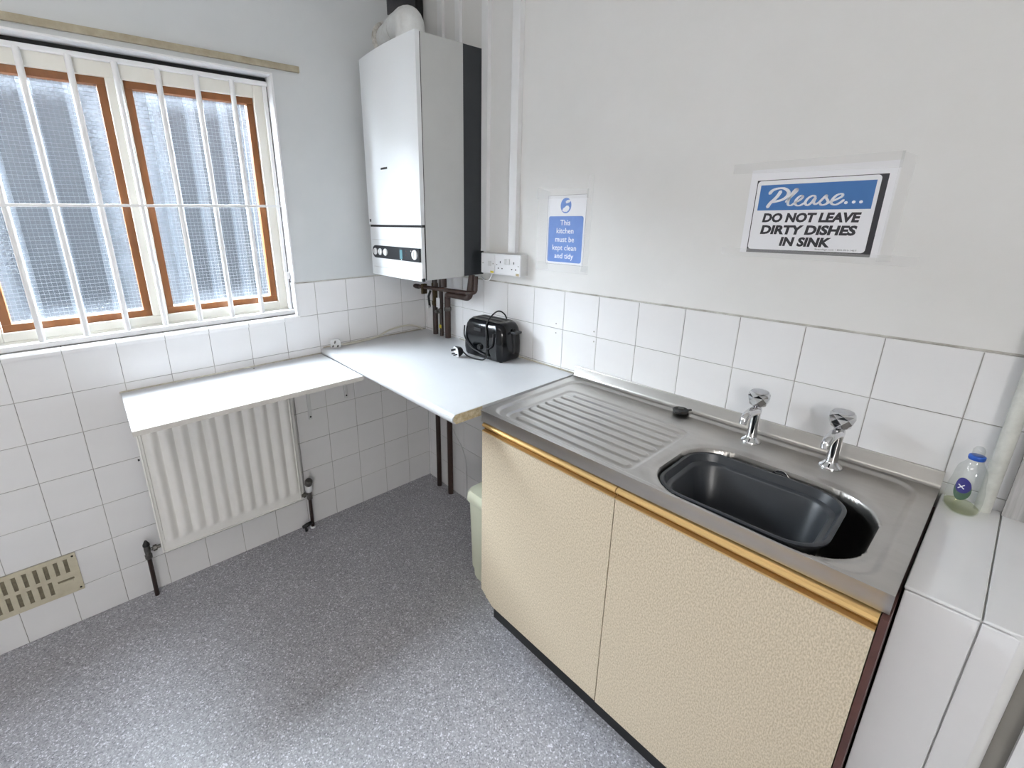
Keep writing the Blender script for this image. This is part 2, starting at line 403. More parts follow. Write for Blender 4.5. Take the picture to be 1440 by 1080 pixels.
# tiles --------------------------------------------------------------
TM = {}
def tile_mesh(wd, ht):
    k = (round(wd, 4), round(ht, 4))
    if k in TM: return TM[k]
    bm = bmesh.new(); a, b = wd / 2, ht / 2; e = 0.0014; d = 0.0012; t = 0.0038
    r0 = [bm.verts.new((x, t, z)) for x, z in ((-a, -b), (a, -b), (a, b), (-a, b))]
    r1 = [bm.verts.new((x, d, z)) for x, z in ((-a, -b), (a, -b), (a, b), (-a, b))]
    r2 = [bm.verts.new((x, d * 0.25, z)) for x, z in ((-a + e * .4, -b + e * .4), (a - e * .4, -b + e * .4), (a - e * .4, b - e * .4), (-a + e * .4, b - e * .4))]
    r3 = [bm.verts.new((x, 0, z)) for x, z in ((-a + e * 1.6, -b + e * 1.6), (a - e * 1.6, -b + e * 1.6), (a - e * 1.6, b - e * 1.6), (-a + e * 1.6, b - e * 1.6))]
    for p, q in ((r0, r1), (r1, r2), (r2, r3)):
        for i in range(4): bm.faces.new((p[i], p[(i + 1) % 4], q[(i + 1) % 4], q[i]))
    bm.faces.new(r3); bmesh.ops.recalc_face_normals(bm, faces=bm.faces)
    me = bpy.data.meshes.new('tile'); bm.to_mesh(me); bm.free(); me.materials.append(M['tile'])
    TM[k] = me; return me

def add_tile(parent, a0, a1, z0, z1, side):
    """a = horizontal coordinate (x on the window wall, y on the sink wall)"""
    wd = abs(a1 - a0) - GAP; ht = z1 - z0 - GAP
    if wd < 0.006 or ht < 0.006: return
    o = bpy.data.objects.new('tile', tile_mesh(wd, ht)); COL.objects.link(o); o.parent = parent
    c = (a0 + a1) / 2; cz = (z0 + z1) / 2
    j = lambda: random.uniform(-0.0022, 0.0022)
    if side == 'l': o.location = (c, 0, cz); o.rotation_euler = (j(), 0, j())
    else: o.location = (0, c, cz); o.rotation_euler = (j(), 0, -PI / 2 + j())

cols = [0.0] + [-(0.1452 + k * TS) for k in range(18)]
for i in range(len(cols) - 1):
    a0, a1 = cols[i], cols[i + 1]
    if a1 < XL: break
    for r in range(8):
        z0, z1 = r * TS, (r + 1) * TS
        if r == 7:
            z1 = 1.2127
            if a0 <= WX0 + 0.001 or a1 >= WX1 - 0.001: add_tile(wall_left, a0, a1, z0, z1, 'l')
            elif a0 > WX1: add_tile(wall_left, a0, WX1, z0, z1, 'l')
            elif a1 < WX0: add_tile(wall_left, WX0, a1, z0, z1, 'l')
        else: add_tile(wall_left, a0, a1, z0, z1, 'l')
ycols = [0.0, -0.0168] + [-(0.0168 + TS * k) for k in range(1, 15)]
for i in range(len(ycols) - 1):
    a0, a1 = ycols[i], ycols[i + 1]
    for r in range(8):
        z0, z1 = r * TS, (r + 1) * TS
        if r == 7: z1 = 1.2127
        if a0 < -1.06 and a1 > -1.98 and r < 5: continue      # behind the cabinet
        if a1 < -1.99 and r < 5: continue
        add_tile(wall_right, a0, a1, z0, z1, 'r')
bm = bmesh.new(); box(bm, XL, WX0, 0.0014, PL, 0, 1.2105); box(bm, WX1, 0, 0.0014, PL, 0, 1.2105); box(bm, WX0, WX1, 0.0014, PL, 0, WZ0 - 0.002)
obj('grout', bm, M['grout'], wall_left)
obj('grout', B(0.0014, PL, -2.15, 0, 0, 1.2105), M['grout'], wall_right)
obj('grout_line', T([(0.0032, -0.004, 1.2145), (0.0032, -2.13, 1.2145)], 0.0028, 6), pbsdf('grimy_tile_top', (150, 146, 138), 0.8, col2=(208, 206, 200), var=0.15, vscale=12), wall_right)
obj('grout_line', T([(-0.684, 0.0032, 1.2145), (-0.004, 0.0032, 1.2145)], 0.0028, 6), bpy.data.materials['grimy_tile_top'], wall_left)

for y_, z_ in ((-0.895, 1.083), (-0.896, 1.046), (-1.069, 1.083), (-1.071, 1.046)):
    obj('drill_hole', L((0.0, y_, z_), [(0.0032, 0), (0.0028, 0.0005)], 10, '-x'), M['grout'], wall_right)
# rounded sill tiles under the window ---------------------------------
sx = [WX0 - 0.02, -1.665, -1.513, -1.3612, -1.2092, -1.0572, -0.9052, -0.7532, WX1 + 0.006]
for a, b in zip(sx[:-1], sx[1:]):
    obj('sill_tile', prism([(-0.006, 1.052), (-0.008, 1.058), (-0.008, 1.066), (-0.004, 1.072), (0.004, 1.0745), (0.070, 1.0765), (0.070, 1.066), (0.002, 1.066), (0.002, 1.052)], 'x', a + 0.0009, b - 0.0009), M['tile'], wall_left, smooth=True, angle=30)
# right reveal: tiled foot and plaster bead
obj('reveal_tile', B(WX1 - 0.006, WX1 + 0.0035, -0.005, 0.062, 1.074, 1.2165, bevel=0.003), M['tile'], wall_left)
obj('corner_bead', B(WX1 - 0.004, WX1 + 0.004, -0.003, 0.06, 1.222, WZ1 + 0.004, bevel=0.002), M['trimwhite'], wall_left)
obj('corner_bead', B(WX0, WX1 + 0.004, -0.003, 0.062, WZ1 - 0.003, WZ1 + 0.004, bevel=0.002), M['trimwhite'], wall_left)

# ------------------------------------------------------------------ window
win = obj('window_1', prism([(0.062, 1.0775), (0.110, 1.0775), (0.110, 1.105), (0.062, 1.105)], 'x', WX0, WX1), M['cream'], kind='structure')
win['label'] = 'white framed casement window with two brown wooden sashes'
FY0, FY1 = 0.062, 0.112
obj('window_frame', B(WX1 - 0.058, WX1 - 0.004, FY0, FY1, 1.105, 2.006, bevel=0.003), M['cream'], win)
obj('window_frame', B(WX0, WX0 + 0.058, FY0, FY1, 1.105, 2.006, bevel=0.003), M['cream'], win)
obj('window_frame', B(WX0 + 0.058, WX1 - 0.058, FY0, FY1, 1.948, 2.006, bevel=0.003), M['cream'], win)
obj('window_frame', B(WX0 + 0.058, WX1 - 0.058, FY0, FY1, 1.105, 1.136, bevel=0.003), M['cream'], win)
obj('mullion', B(-1.226, -1.176, FY0 - 0.002, FY1, 1.136, 1.95, bevel=0.004), M['cream'], win)
obj('frame_bead', B(WX1 - 0.022, WX1 - 0.008, FY0 - 0.012, FY0, 1.10, 2.004, bevel=0.002), M['trimwhite'], win)
obj('frame_bead', B(WX0, WX1 - 0.004, FY0 - 0.016, FY0, 1.992, 2.008, bevel=0.003), M['trimwhite'], win)
obj('frame_bead', B(WX0, WX1 - 0.006, FY0 - 0.040, FY0, 1.0785, 1.098, bevel=0.004), M['trimwhite'], win)
obj('head_gap', B(WX0, WX1 - 0.004, FY0 + 0.004, FY1, 2.006, WZ1), M['black'], win)
obj('side_gap', B(WX1 - 0.004, WX1, FY0 + 0.002, FY1, 1.078, 2.02), M['black'], win)
for k, (a, b) in enumerate(((-1.648, -1.226), (-1.176, -0.750))):
    z0, z1 = 1.136, 1.950; t = 0.025; y0, y1 = 0.074, 0.106
    sash = obj('sash', B(a, b, y0, y1, z0, z0 + t, bevel=0.0015), M['wood'], win)
    obj('sash_rail', B(a, b, y0, y1, z1 - t, z1, bevel=0.0015), M['wood'], sash)
    for p, q in ((a, a + t), (b - t, b)): obj('sash_stile', B(p, q, y0, y1, z0 + t, z1 - t, bevel=0.0015), M['wood'], sash)
    hx, hz = (b - a) / 2 - t + 0.003, (z1 - z0) / 2 - t + 0.003
    pm = clear_mat('patterned_window_glass', (236, 242, 246), gloss=0.04, haze=0.002, hazecol=(214, 228, 244), rough=0.12, speckle=(hx, hz))
    c = Vector(((a + b) / 2, 0.094, (z0 + z1) / 2))
    bm = B(-hx, hx, -0.002, 0.002, -hz, hz); me = bpy.data.meshes.new('pane'); bm.to_mesh(me); bm.free(); me.materials.append(pm)
    pane = bpy.data.objects.new('pane', me); COL.objects.link(pane); pane.parent = win; pane.location = c
    bm = bmesh.new(); n = int(2 * hz / 0.0127)
    for i in range(1, n):
        z = c.z - hz + i * 2 * hz / n; box(bm, c.x - hx, c.x + hx, c.y - 0.0030, c.y - 0.0021, z - 0.0005, z + 0.0005)
    n = int(2 * hx / 0.0127)
    for i in range(1, n):
        x = c.x - hx + i * 2 * hx / n; box(bm, x - 0.0003, x + 0.0003, c.y - 0.0029, c.y - 0.0022, c.z - hz, c.z + hz)
    obj('wire_mesh', bm, M['wire'], pane, kind='stuff')
# catch on the right reveal
lat = obj('catch', B(WX1 - 0.020, WX1 - 0.010, 0.038, 0.052, 1.10, 1.236, bevel=0.002), M['trimwhite'], win)
obj('catch_hook', B(WX1 - 0.024, WX1 - 0.006, 0.030, 0.044, 1.232, 1.262, bevel=0.003), M['trimwhite'], lat)
for z in (1.90, 1.60): obj('knuckle', L((WX1 - 0.012, 0.052, z), [(0.004, 0), (0.005, 0.004), (0.005, 0.014), (0.004, 0.018)], 10), M['barpaint'], win, smooth=True)

# security bars -------------------------------------------------------
gr = thing('window_bars', 'white painted steel security bars with one cross rod across the window', 'window bars', (-1.2, 0.036, 1.10))
for k in range(8):
    x = -0.831 - k * 0.1207
    obj('bar', T([(x, 0.036, 1.0985), (x, 0.036, 1.992)], 0.0095, 12), M['barpaint'], gr, smooth=True, angle=50)
obj('cross_rod', B(WX0 + 0.004, WX1 - 0.005, 0.0225, 0.0262, 1.534, 1.5435, bevel=0.001), M['barpaint'], gr)

# beige batten over the window
tag(recentre(obj('curtain_batten', B(-2.1, -0.578, -0.009, PL, 2.046, 2.068, bevel=0.0015), M['raildirty'])), 'long thin dusty beige batten fixed to the wall above the window', 'batten')

# ------------------------------------------------------------------ outside
bm = bmesh.new(); box(bm, -12, 11, PL, WALLT, H + 0.1, 12.0); box(bm, -12, XL - 0.1, PL, WALLT, 0, H + 0.1); box(bm, 0.15, 11, PL, WALLT, 0, H + 0.1)  # unseen outer wall, added high and wide to keep sky light off the fence
obj('wall_outside', bm, M['brickwork'], kind='structure')
obj('ground_outside', B(-12, 11, WALLT, 14, -0.1, 0.0), M['asphalt'], kind='structure')
obj('sill_outside', prism([(0.112, 1.09), (0.112, 1.147), (0.30, 1.135), (0.30, 1.09)], 'x', WX0, WX1), M['concrete'], kind='structure')
fe = thing('steel_fence', 'blue grey ribbed steel sheet fence outside the window', 'fence', (-0.9, 2.0, 0))
for i in range(9):
    x0 = -5.2 + i * 0.99
    obj('fence_sheet', B(x0 + 0.002, x0 + 0.988, 2.0, 2.02, 0, 2.46), M['fence'], fe)
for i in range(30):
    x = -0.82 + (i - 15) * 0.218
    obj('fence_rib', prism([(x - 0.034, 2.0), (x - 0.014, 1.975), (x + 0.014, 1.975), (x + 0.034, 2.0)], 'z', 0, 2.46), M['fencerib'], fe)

# ------------------------------------------------------------------ stub wall and ledge at the right
LZ = 0.885
stub = obj('wall_stub', B(-0.415, 0.0, -2.128, -2.0, 0, LZ - 0.006), M['plaster'], kind='structure')
obj('ledge_tile', B(-0.420, -0.001, -2.0865, -1.9985, LZ - 0.006, LZ, bevel=0.002), M['tile'], stub)
obj('ledge_tile', B(-0.420, -0.001, -2.130, -2.0885, LZ - 0.006, LZ, bevel=0.002), M['tile'], stub)
obj('face_tile', B(-0.421, -0.415, -2.0865, -2.0, 0.0, LZ - 0.008, bevel=0.002), M['tile'], stub)
obj('face_tile', B(-0.421, -0.415, -2.128, -2.0885, 0.0, LZ - 0.008, bevel=0.002), M['tile'], stub)
obj('rounded_edge', T([(-0.407, -2.127, 0.0), (-0.407, -2.127, LZ - 0.002)], 0.014, 14), M['plaster'], stub, smooth=True, angle=50)
obj('trim_1', B(-0.020, 0.003, -2.15, -2.087, LZ, H), M['greywood'], kind='structure')
nib = obj('wall_nib', B(-0.40, 0.0, -2.62, -2.1415, 0, LZ + 0.0), M['greypaint'], kind='structure')
obj('trim_2', B(-0.412, -0.40, -2.185, -2.163, 0, LZ), M['trimwhite'], kind='structure')
tag(recentre(obj('ledge_pipe', T([(-0.022, -2.0605, LZ), (-0.022, -2.0605, H)], 0.0125, 14), M['pipewhite'], smooth=True, angle=50)), 'white painted vertical pipe rising from the ledge beside the soap bottle', 'pipe')

# ------------------------------------------------------------------ ceiling and wall fill lamps, added out of view to brighten the room
def lamp(x, y, lx, ly, power, lab):
    t = thing('ceiling_light', lab, 'ceiling light', (x, y, H - 0.09), 'white ceiling battens')
    obj('lamp_body', B(x - lx / 2, x + lx / 2, y - ly / 2, y + ly / 2, H - 0.05, H, bevel=0.004), M['whiteplastic'], t)
    g = N('lit_diffuser'); e = g.n('ShaderNodeEmission'); e.inputs[0].default_value = (1.0, 0.975, 0.945, 1); e.inputs[1].default_value = power
    g.l(e.outputs[0], g.out.inputs[0])
    obj('lamp_diffuser', B(x - lx / 2 + .01, x + lx / 2 - .01, y - ly / 2 + .01, y + ly / 2 - .01, H - 0.09, H - 0.0505), g.m, t)
    return t
lamp(-2.0, -1.3, 0.16, 1.2, FILL_LAMP_STRENGTH, 'white batten ceiling light over the middle of the kitchen')
def fill_wall_light(x, z, lx, lz, power):
    t = thing('wall_light', 'square white wall light on the wall behind the photographer', 'wall light', (x, YB, z))
    obj('lamp_body', B(x - lx / 2, x + lx / 2, YB, YB + 0.04, z - lz / 2, z + lz / 2, bevel=0.004), M['whiteplastic'], t)
    g = N('lit_wall_diffuser'); e = g.n('ShaderNodeEmission'); e.inputs[0].default_value = (1.0, 0.985, 0.965, 1); e.inputs[1].default_value = power
    g.l(e.outputs[0], g.out.inputs[0])
    obj('lamp_diffuser', B(x - lx / 2 + .01, x + lx / 2 - .01, YB + 0.0405, YB + 0.08, z - lz / 2 + .01, z + lz / 2 - .01), g.m, t)
fill_wall_light(-2.43, 1.75, 0.56, 0.44, BACK_FILL_STRENGTH)  # unseen, added to brighten faces turned towards the back wall

# ------------------------------------------------------------------ worktop and shelf
WT = 0.903
wt = thing('worktop', 'white laminate worktop with rounded front edge in the corner under the boiler', 'worktop', (-0.3, -0.5, WT - 0.033))
prof = [(-0.003, WT), (-0.003, WT - 0.033), (-0.590, WT - 0.033)]
for k in range(9):
    a = -PI / 2 - k / 8 * PI
    prof.append((-0.588 + 0.0165 * math.cos(a) * 0.9, WT - 0.0165 + 0.0165 * math.sin(a)))
obj('top_board', prism(prof, 'y', -0.002, -0.9985), M['laminate'], wt, smooth=True, angle=35)
obj('raw_edge', prism([(-0.480, WT - 0.0012), (-0.480, WT - 0.032), (-0.588, WT - 0.032), (-0.600, WT - 0.020), (-0.596, WT - 0.006), (-0.586, WT - 0.0012)], 'y', -0.9985, -1.0005), M['chipboard'], wt)
obj('sealant_bead', T([(-0.003, -0.30, WT + 0.001), (-0.003, -0.995, WT + 0.001)], 0.004, 6), M['sealant'], wt, smooth=True)
obj('sealant_bead', T([(-0.59, -0.003, WT + 0.001), (-0.004, -0.003, WT + 0.001)], 0.004, 6), M['sealant'], wt, smooth=True)
def bracket(x, zb, parent, zt):
    b = obj('bracket', B(x - 0.008, x + 0.008, -0.012, -0.001, zb, zt, bevel=0.002), M['offwhiteplastic'], parent)
    obj('screw', L((x, -0.012, zb + 0.014), [(0.0045, 0), (0.0045, 0.0014), (0.003, 0.002)], 10, '-y'), M['black'], b)
    obj('bracket_arm', B(x - 0.009, x + 0.009, -0.30, -0.001, zt - 0.005, zt, bevel=0.001), M['offwhiteplastic'], b)
bracket(-0.500, 0.628, wt, WT - 0.034)
SZ = 0.878
sh = thing('window_shelf', 'white laminate shelf over the radiator below the window', 'shelf', (-0.99, -0.21, SZ - 0.018))
obj('shelf_board', B(-1.380, -0.6045, -0.420, -0.003, SZ - 0.018, SZ, bevel=0.0008), M['laminate'], sh)
obj('front_edge', B(-1.380, -0.6045, -0.4225, -0.4202, SZ - 0.018, SZ - 0.0005), M['shelfedge'], sh)
obj('sealant_bead', T([(-1.384, -0.003, SZ + 0.001), (-0.605, -0.003, SZ + 0.001)], 0.004, 6), M['sealant'], sh, smooth=True)
obj('screw', L((-0.915, -0.03, SZ), [(0.004, 0), (0.003, 0.001)], 10), M['rubber'], sh)
bracket(-0.690, 0.568, sh, SZ - 0.019)
bracket(-1.30, 0.568, sh, SZ - 0.019)

# ------------------------------------------------------------------ radiator
rad = thing('radiator', 'white ribbed panel radiator under the window shelf', 'radiator', (-1.08, -0.05, 0.195))
def radiator_panel():
    x0, x1, z0, z1, y = -1.368, -0.795, 0.200, 0.80, -0.066
    bm = bmesh.new(); pitch = 0.0507; first = -1.337 - pitch / 2 + 0.012
    NX = 200; zs = [z0, z0 + 0.012, z0 + 0.038, z0 + 0.046, z0 + 0.056, z0 + 0.075, z0 + 0.2, z0 + 0.4, z1 - 0.075, z1 - 0.056, z1 - 0.045, z1 - 0.012, z1]
    amp = [0, 0, 0, 0.35, 0.8, 1, 1, 1, 1, 0.8, 0.2, 0, 0]
    grid = []
    for z, a in zip(zs, amp):
        row = []
        for i in range(NX + 1):
            x = x0 + (x1 - x0) * i / NX
            u = (x - (x0 + 0.017)) / pitch
            d = 0
            if 0 < u < 10.75:
                d = a * (0.008 - 0.016 * (0.5 - 0.5 * math.cos(2 * PI * u)) ** 0.65)
            row.append(bm.verts.new((x, y + d, z)))
        grid.append(row)
    for r in range(len(zs) - 1):
        for i in range(NX): bm.faces.new((grid[r][i], grid[r][i + 1], grid[r + 1][i + 1], grid[r + 1][i]))
    # folded rim and back
    per = grid[0] + [r[-1] for r in grid[1:]] + grid[-1][::-1][1:] + [r[0] for r in grid[::-1]][1:-1]
    back = [bm.verts.new((v.co.x, y + 0.016, v.co.z)) for v in per]; n = len(per)
    for i in range(n): bm.faces.new((per[i], back[i], back[(i + 1) % n], per[(i + 1) % n]))
    bm.faces.new(back)
    bmesh.ops.recalc_face_normals(bm, faces=bm.faces)
    return bm
obj('panel', radiator_panel(), M['radiator'], rad, smooth=True, angle=40)
obj('edge_seam', T(fillet([(-1.364, -0.0685, 0.80), (-1.364, -0.0685, 0.204), (-0.799, -0.0685, 0.204), (-0.799, -0.0685, 0.80)], 0.01), 0.0032, 6), M['radiator'], rad, smooth=True)
obj('side_strip', B(-0.794, -0.776, -0.048, -0.030, 0.215, 0.80, bevel=0.003), M['radiator'], rad)
obj('hanger', B(-1.24, -1.20, -0.05, -0.001, 0.30, 0.72), M['radiator'], rad)
obj('hanger', B(-0.95, -0.91, -0.05, -0.001, 0.30, 0.72), M['radiator'], rad)
obj('bleed_plug', L((-1.372, -0.056, 0.62), [(0.004, 0), (0.004, 0.006)], 8, '-x'), M['black'], rad)
v = thing('lockshield_valve', 'small grey metal valve on a dark pipe at the left of the radiator', 'valve', (-1.415, -0.045, 0.0))
obj('supply_pipe', T([(-1.418, -0.035, 0.0), (-1.415, -0.045, 0.20)], 0.0082, 12), M['darkpipe'], v, smooth=True, angle=50)
obj('valve_body', L((-1.415, -0.045, 0.188), [(0.012, 0), (0.0135, 0.003), (0.0135, 0.016), (0.010, 0.018), (0.011, 0.030), (0.012, 0.045), (0.011, 0.060)], 10), M['pewter'], v, smooth=True, angle=40)
obj('valve_cap', L((-1.415, -0.045, 0.248), [(0.013, 0), (0.013, 0.004), (0.008, 0.014), (0.004, 0.022)], 10), M['blackmatt'], v, smooth=True, angle=40)
obj('union_nut', L((-1.403, -0.050, 0.228), [(0.007, 0), (0.007, 0.006), (0.012, 0.008), (0.012, 0.020), (0.007, 0.022), (0.007, 0.034)], 6, 'x'), M['pewter'], v)
v = thing('radiator_valve', 'white handled radiator valve on a dark pipe at the right of the radiator', 'valve', (-0.752, -0.05, 0.0))
obj('supply_pipe', T([(-0.747, -0.03, 0.0), (-0.752, -0.050, 0.19)], 0.0085, 12), M['darkpipe'], v, smooth=True, angle=50)
obj('valve_body', L((-0.752, -0.050, 0.178), [(0.013, 0), (0.013, 0.014), (0.011, 0.016), (0.012, 0.038), (0.014, 0.04)], 10), M['pewter'], v, smooth=True, angle=40)
obj('valve_handle', L((-0.752, -0.050, 0.218), [(0.013, 0), (0.017, 0.006), (0.018, 0.034), (0.015, 0.040)], 14), M['whiteplastic'], v, smooth=True, angle=40)
obj('handle_cap', L((-0.752, -0.052, 0.258), [(0.016, 0), (0.018, 0.004), (0.018, 0.026), (0.013, 0.034)], 14, (0.0, -0.45, 1)), M['pewter'], v, smooth=True, angle=40)
obj('union_nut', L((-0.762, -0.050, 0.208), [(0.007, 0), (0.007, 0.006), (0.012, 0.008), (0.012, 0.02), (0.007, 0.022), (0.007, 0.03)], 6, '-x'), M['pewter'], v)
obj('drain_cock', T([(-0.750, -0.036, 0.035), (-0.775, -0.038, 0.032), (-0.800, -0.040, 0.030)], [0.008, 0.011, 0.008], 10), M['blackmatt'], v, smooth=True)
obj('drain_nozzle', T([(-0.786, -0.040, 0.03), (-0.787, -0.050, 0.006)], 0.006, 8), M['blackmatt'], v, smooth=True)
obj('pipe_collar', L((-0.747, -0.031, 0.0), [(0.013, 0), (0.013, 0.006), (0.009, 0.009)], 12), M['whiteplastic'], v, smooth=True)

# ------------------------------------------------------------------ air vent
av = thing('air_vent', 'beige plastic louvred air vent low on the tiled wall', 'air vent', (-1.76, -0.006, 0.14))
def vent():
    x0, x1, z0, z1 = -1.935, -1.628, 0.140, 0.304
    obj('vent_plate', prism([(x0, z0), (x1, z0), (x1, z1), (x0, z1)], 'y', -0.001, -0.006), M['ventplastic'], av)
    for r, (za, zb) in enumerate(((0.232, 0.288), (0.162, 0.216))):
        for k in range(10):
            xs = x1 - 0.026 - k * 0.0285
            if r == 1 and k == 0: continue
            if r == 1 and k == 1: continue
            s = obj('slot', B(xs - 0.011, xs, -0.0066, -0.0058, za, zb), M['ventdark'], av)
            obj('slot_lip', B(xs - 0.0135, xs - 0.011, -0.010, -0.005, za, zb, bevel=0.0006), M['ventplastic'], s)
    obj('slider', B(x1 - 0.064, x1 - 0.024, -0.010, -0.006, 0.190, 0.200, bevel=0.001), M['ventplastic'], av)
    obj('slider_slot', B(x1 - 0.068, x1 - 0.020, -0.0066, -0.0058, 0.199, 0.207), M['ventdark'], av)
    for x, z in ((x0 + 0.010, z0 + 0.012), (x1 - 0.010, z0 + 0.012), (x0 + 0.010, z1 - 0.012), (x1 - 0.010, z1 - 0.012)):
        obj('screw', L((x, -0.006, z), [(0.004, 0), (0.003, 0.001)], 8, '-y'), M['black'], av)
vent()

# ------------------------------------------------------------------ boiler
BY0, BY1, BZ0, BZ1 = -0.468, -0.047, 1.237, 2.122
bo = thing('wall_boiler', 'white wall hung gas boiler with grey sides and black back frame in the corner', 'boiler', (-0.16, -0.258, BZ0))
obj('back_frame', B(-0.110, PL - 0.001, BY0 + 0.001, BY1 - 0.001, BZ0 + 0.002, BZ1 - 0.001, bevel=0.002), M['boilerback'], bo)
obj('seam_gap', B(-0.3128, -0.3085, BY0 + 0.002, BY1 - 0.002, BZ0 + 0.001, BZ1 - 0.001), M['black'], bo)
obj('casing', B(-0.3085, -0.1095, BY0, BY1, BZ0, BZ1, bevel=0.003), M['boilerside'], bo)
def bowed(z0, z1, xe, bulge, y0=BY0, y1=BY1, xb=-0.3128, top=None):
    n = 24; pts = []
    for i in range(n + 1):
        t = i / n; pts.append((xe - bulge * (1 - (2 * t - 1) ** 2), y0 + (y1 - y0) * t))
    poly = [(xb, y0)] + pts + [(xb, y1)]
    return prism(poly, 'z', z0, z1)
obj('front_cover', bowed(1.4575, BZ1 + 0.002, -0.331, 0.014), M['boilerfront'], bo, smooth=True, angle=30)
flap = obj('control_flap', bowed(BZ0 - 0.003, 1.4475, -0.329, 0.006, BY0 + 0.004, BY1 - 0.004), M['boilerfront'], bo, smooth=True, angle=30)
obj('flap_groove', B(-0.337, -0.330, BY0 + 0.03, BY1 - 0.03, 1.270, 1.2715), M['offwhiteplastic'], flap)
obj('flap_groove', B(-0.337, -0.330, BY0 + 0.03, BY1 - 0.03, 1.392, 1.3935), M['offwhiteplastic'], flap)
obj('cover_gap', B(-0.325, -0.313, BY0 + 0.003, BY1 - 0.003, 1.4475, 1.4575), M['black'], bo)
obj('flap_hinge', B(-0.330, -0.318, BY0 - 0.001, BY0 + 0.010, BZ0 - 0.002, BZ0 + 0.010), M['black'], bo)
def strip_poly():
    pts = []; y0, y1, z0, z1 = -0.459, -0.076, 1.312, 1.367
    pts += [(y0, z0), (y0, z1)]
    zc = (z0 + z1) / 2; r = (z1 - z0) / 2
    for k in range(9):
        a = PI / 2 - k / 8 * PI; pts.append((y1 - r + r * math.cos(a), zc + r * math.sin(a)))
    return pts
cs = obj('control_strip', prism(strip_poly(), 'x', -0.320, -0.3375), M['panelblack'], bo)
for y, r in ((-0.104, 0.0150), (-0.148, 0.0150), (-0.194, 0.0155), (-0.426, 0.0195)):
    d = obj('dial', L((-0.3375, y, 1.340), [(r, 0), (r, 0.003), (r * 0.9, 0.005), (r * 0.5, 0.0055)], 20, '-x'), M['whiteplastic'], cs, smooth=True, angle=40)
    obj('pointer', B(-0.3455, -0.3425, y - 0.0022, y + 0.0022, 1.340 - r * 0.75, 1.340 + r * 0.75, bevel=0.0008), M['offwhiteplastic'], d)
obj('display', B(-0.3385, -0.3375, -0.332, -0.313, 1.318, 1.356), M['display'], cs)
obj('display', B(-0.3385, -0.3375, -0.327, -0.321, 1.314, 1.3175), M['whiteplastic'], cs)
for z in (1.352, 1.336): obj('indicator', L((-0.3375, -0.362, z), [(0.003, 0), (0.002, 0.001)], 8, '-x'), M['redwood'], cs)
obj('indicator', L((-0.3375, -0.397, 1.354), [(0.003, 0), (0.002, 0.001)], 8, '-x'), M['whiteplastic'], cs)
obj('badge', B(-0.3462, -0.343, -0.256, -0.204, 1.680, 1.688, bevel=0.001), M['panelblack'], bo)
obj('badge', B(-0.3345, -0.331, -0.084, -0.060, 1.470, 1.482, bevel=0.001), M['panelblack'], bo)
# flue
fl = thing('boiler_flue', 'white painted round flue elbow from the boiler top into the wall', 'flue', (-0.21, -0.25, BZ1))
A0 = Vector((-0.203, -0.250, BZ1)); W0 = Vector((-0.158, 0.002, 2.238)); 
dirh = (W0 - Vector((A0.x, A0.y, 2.238))).normalized()
top = Vector((A0.x, A0.y, 2.238))
R_ = 0.060
path = fillet([A0, top, top + dirh * 0.10, top + dirh * 0.16], 0.085, 10)
obj('elbow', T(path, R_, 24), M['fluewhite'], fl, smooth=True, angle=50)
obj('flue_pipe', T([top + dirh * 0.10, W0], R_ - 0.003, 24), M['fluewhite'], fl, smooth=True, angle=50)
obj('joint_ring', T([top + dirh * 0.103, top + dirh * 0.112], R_ + 0.0022, 24), M['fluewhite'], fl, smooth=True, angle=50)
obj('wall_collar', L((-0.160, PL, 2.238), [(0.074, 0), (0.070, 0.008), (0.060, 0.012)], 24, '-y'), M['fluestain'], fl, smooth=True, angle=50)
obj('base_ring', L((A0.x, A0.y, BZ1), [(0.068, 0), (0.068, 0.006), (0.062, 0.010)], 24), M['fluewhite'], fl, smooth=True, angle=50)
tag(recentre(obj('wall_plate', B(-0.150, -0.002, -0.004, PL, 2.34, 2.50, bevel=0.001), M['greyplate'])), 'dark grey plate high on the wall behind the flue', 'plate')  # dark sheet painting the shadowed corner of the wall
tag(recentre(obj('corner_pipe', T([(-0.026, -0.066, BZ1 - 0.5), (-0.026, -0.066, H)], 0.017, 14), M['black'], smooth=True, angle=50)), 'black vertical pipe in the corner behind the boiler top', 'pipe')

# ------------------------------------------------------------------ pipes below the boiler
PG = 'brown pipes under the boiler'
def pipe(name, pts, r, label, mat='copper', parts=()):
    t = thing(name, label, 'pipe', pts[0], PG)
    obj('pipe_run', T(fillet(pts, 0.022, 6), r, 12), M[mat], t, smooth=True, angle=50)
    for n_, bm_, m_ in parts: obj(n_, bm_, M[m_], t, smooth=True, angle=40)
    return t
t = pipe('copper_riser', [(-0.030, -0.135, 0.0), (-0.030, -0.135, BZ0)], 0.0135, 'brown copper riser nearest the room corner, running to the floor', 'darkpipe',
     [('valve_body', L((-0.032, -0.138, 1.055), [(0.015, 0), (0.017, 0.006), (0.017, 0.02), (0.013, 0.024), (0.013, 0.09), (0.017, 0.094), (0.017, 0.11), (0.014, 0.116)], 8), 'brass'),
      ('lever', T([(-0.046, -0.12, 1.13), (-0.056, -0.115, 1.10), (-0.052, -0.118, 1.045)], 0.006, 8), 'blackmatt'),
      ('lever_tip', L((-0.054, -0.122, 1.048), [(0.006, 0), (0.007, 0.012), (0.005, 0.014)], 10, '-x'), 'whiteplastic')])
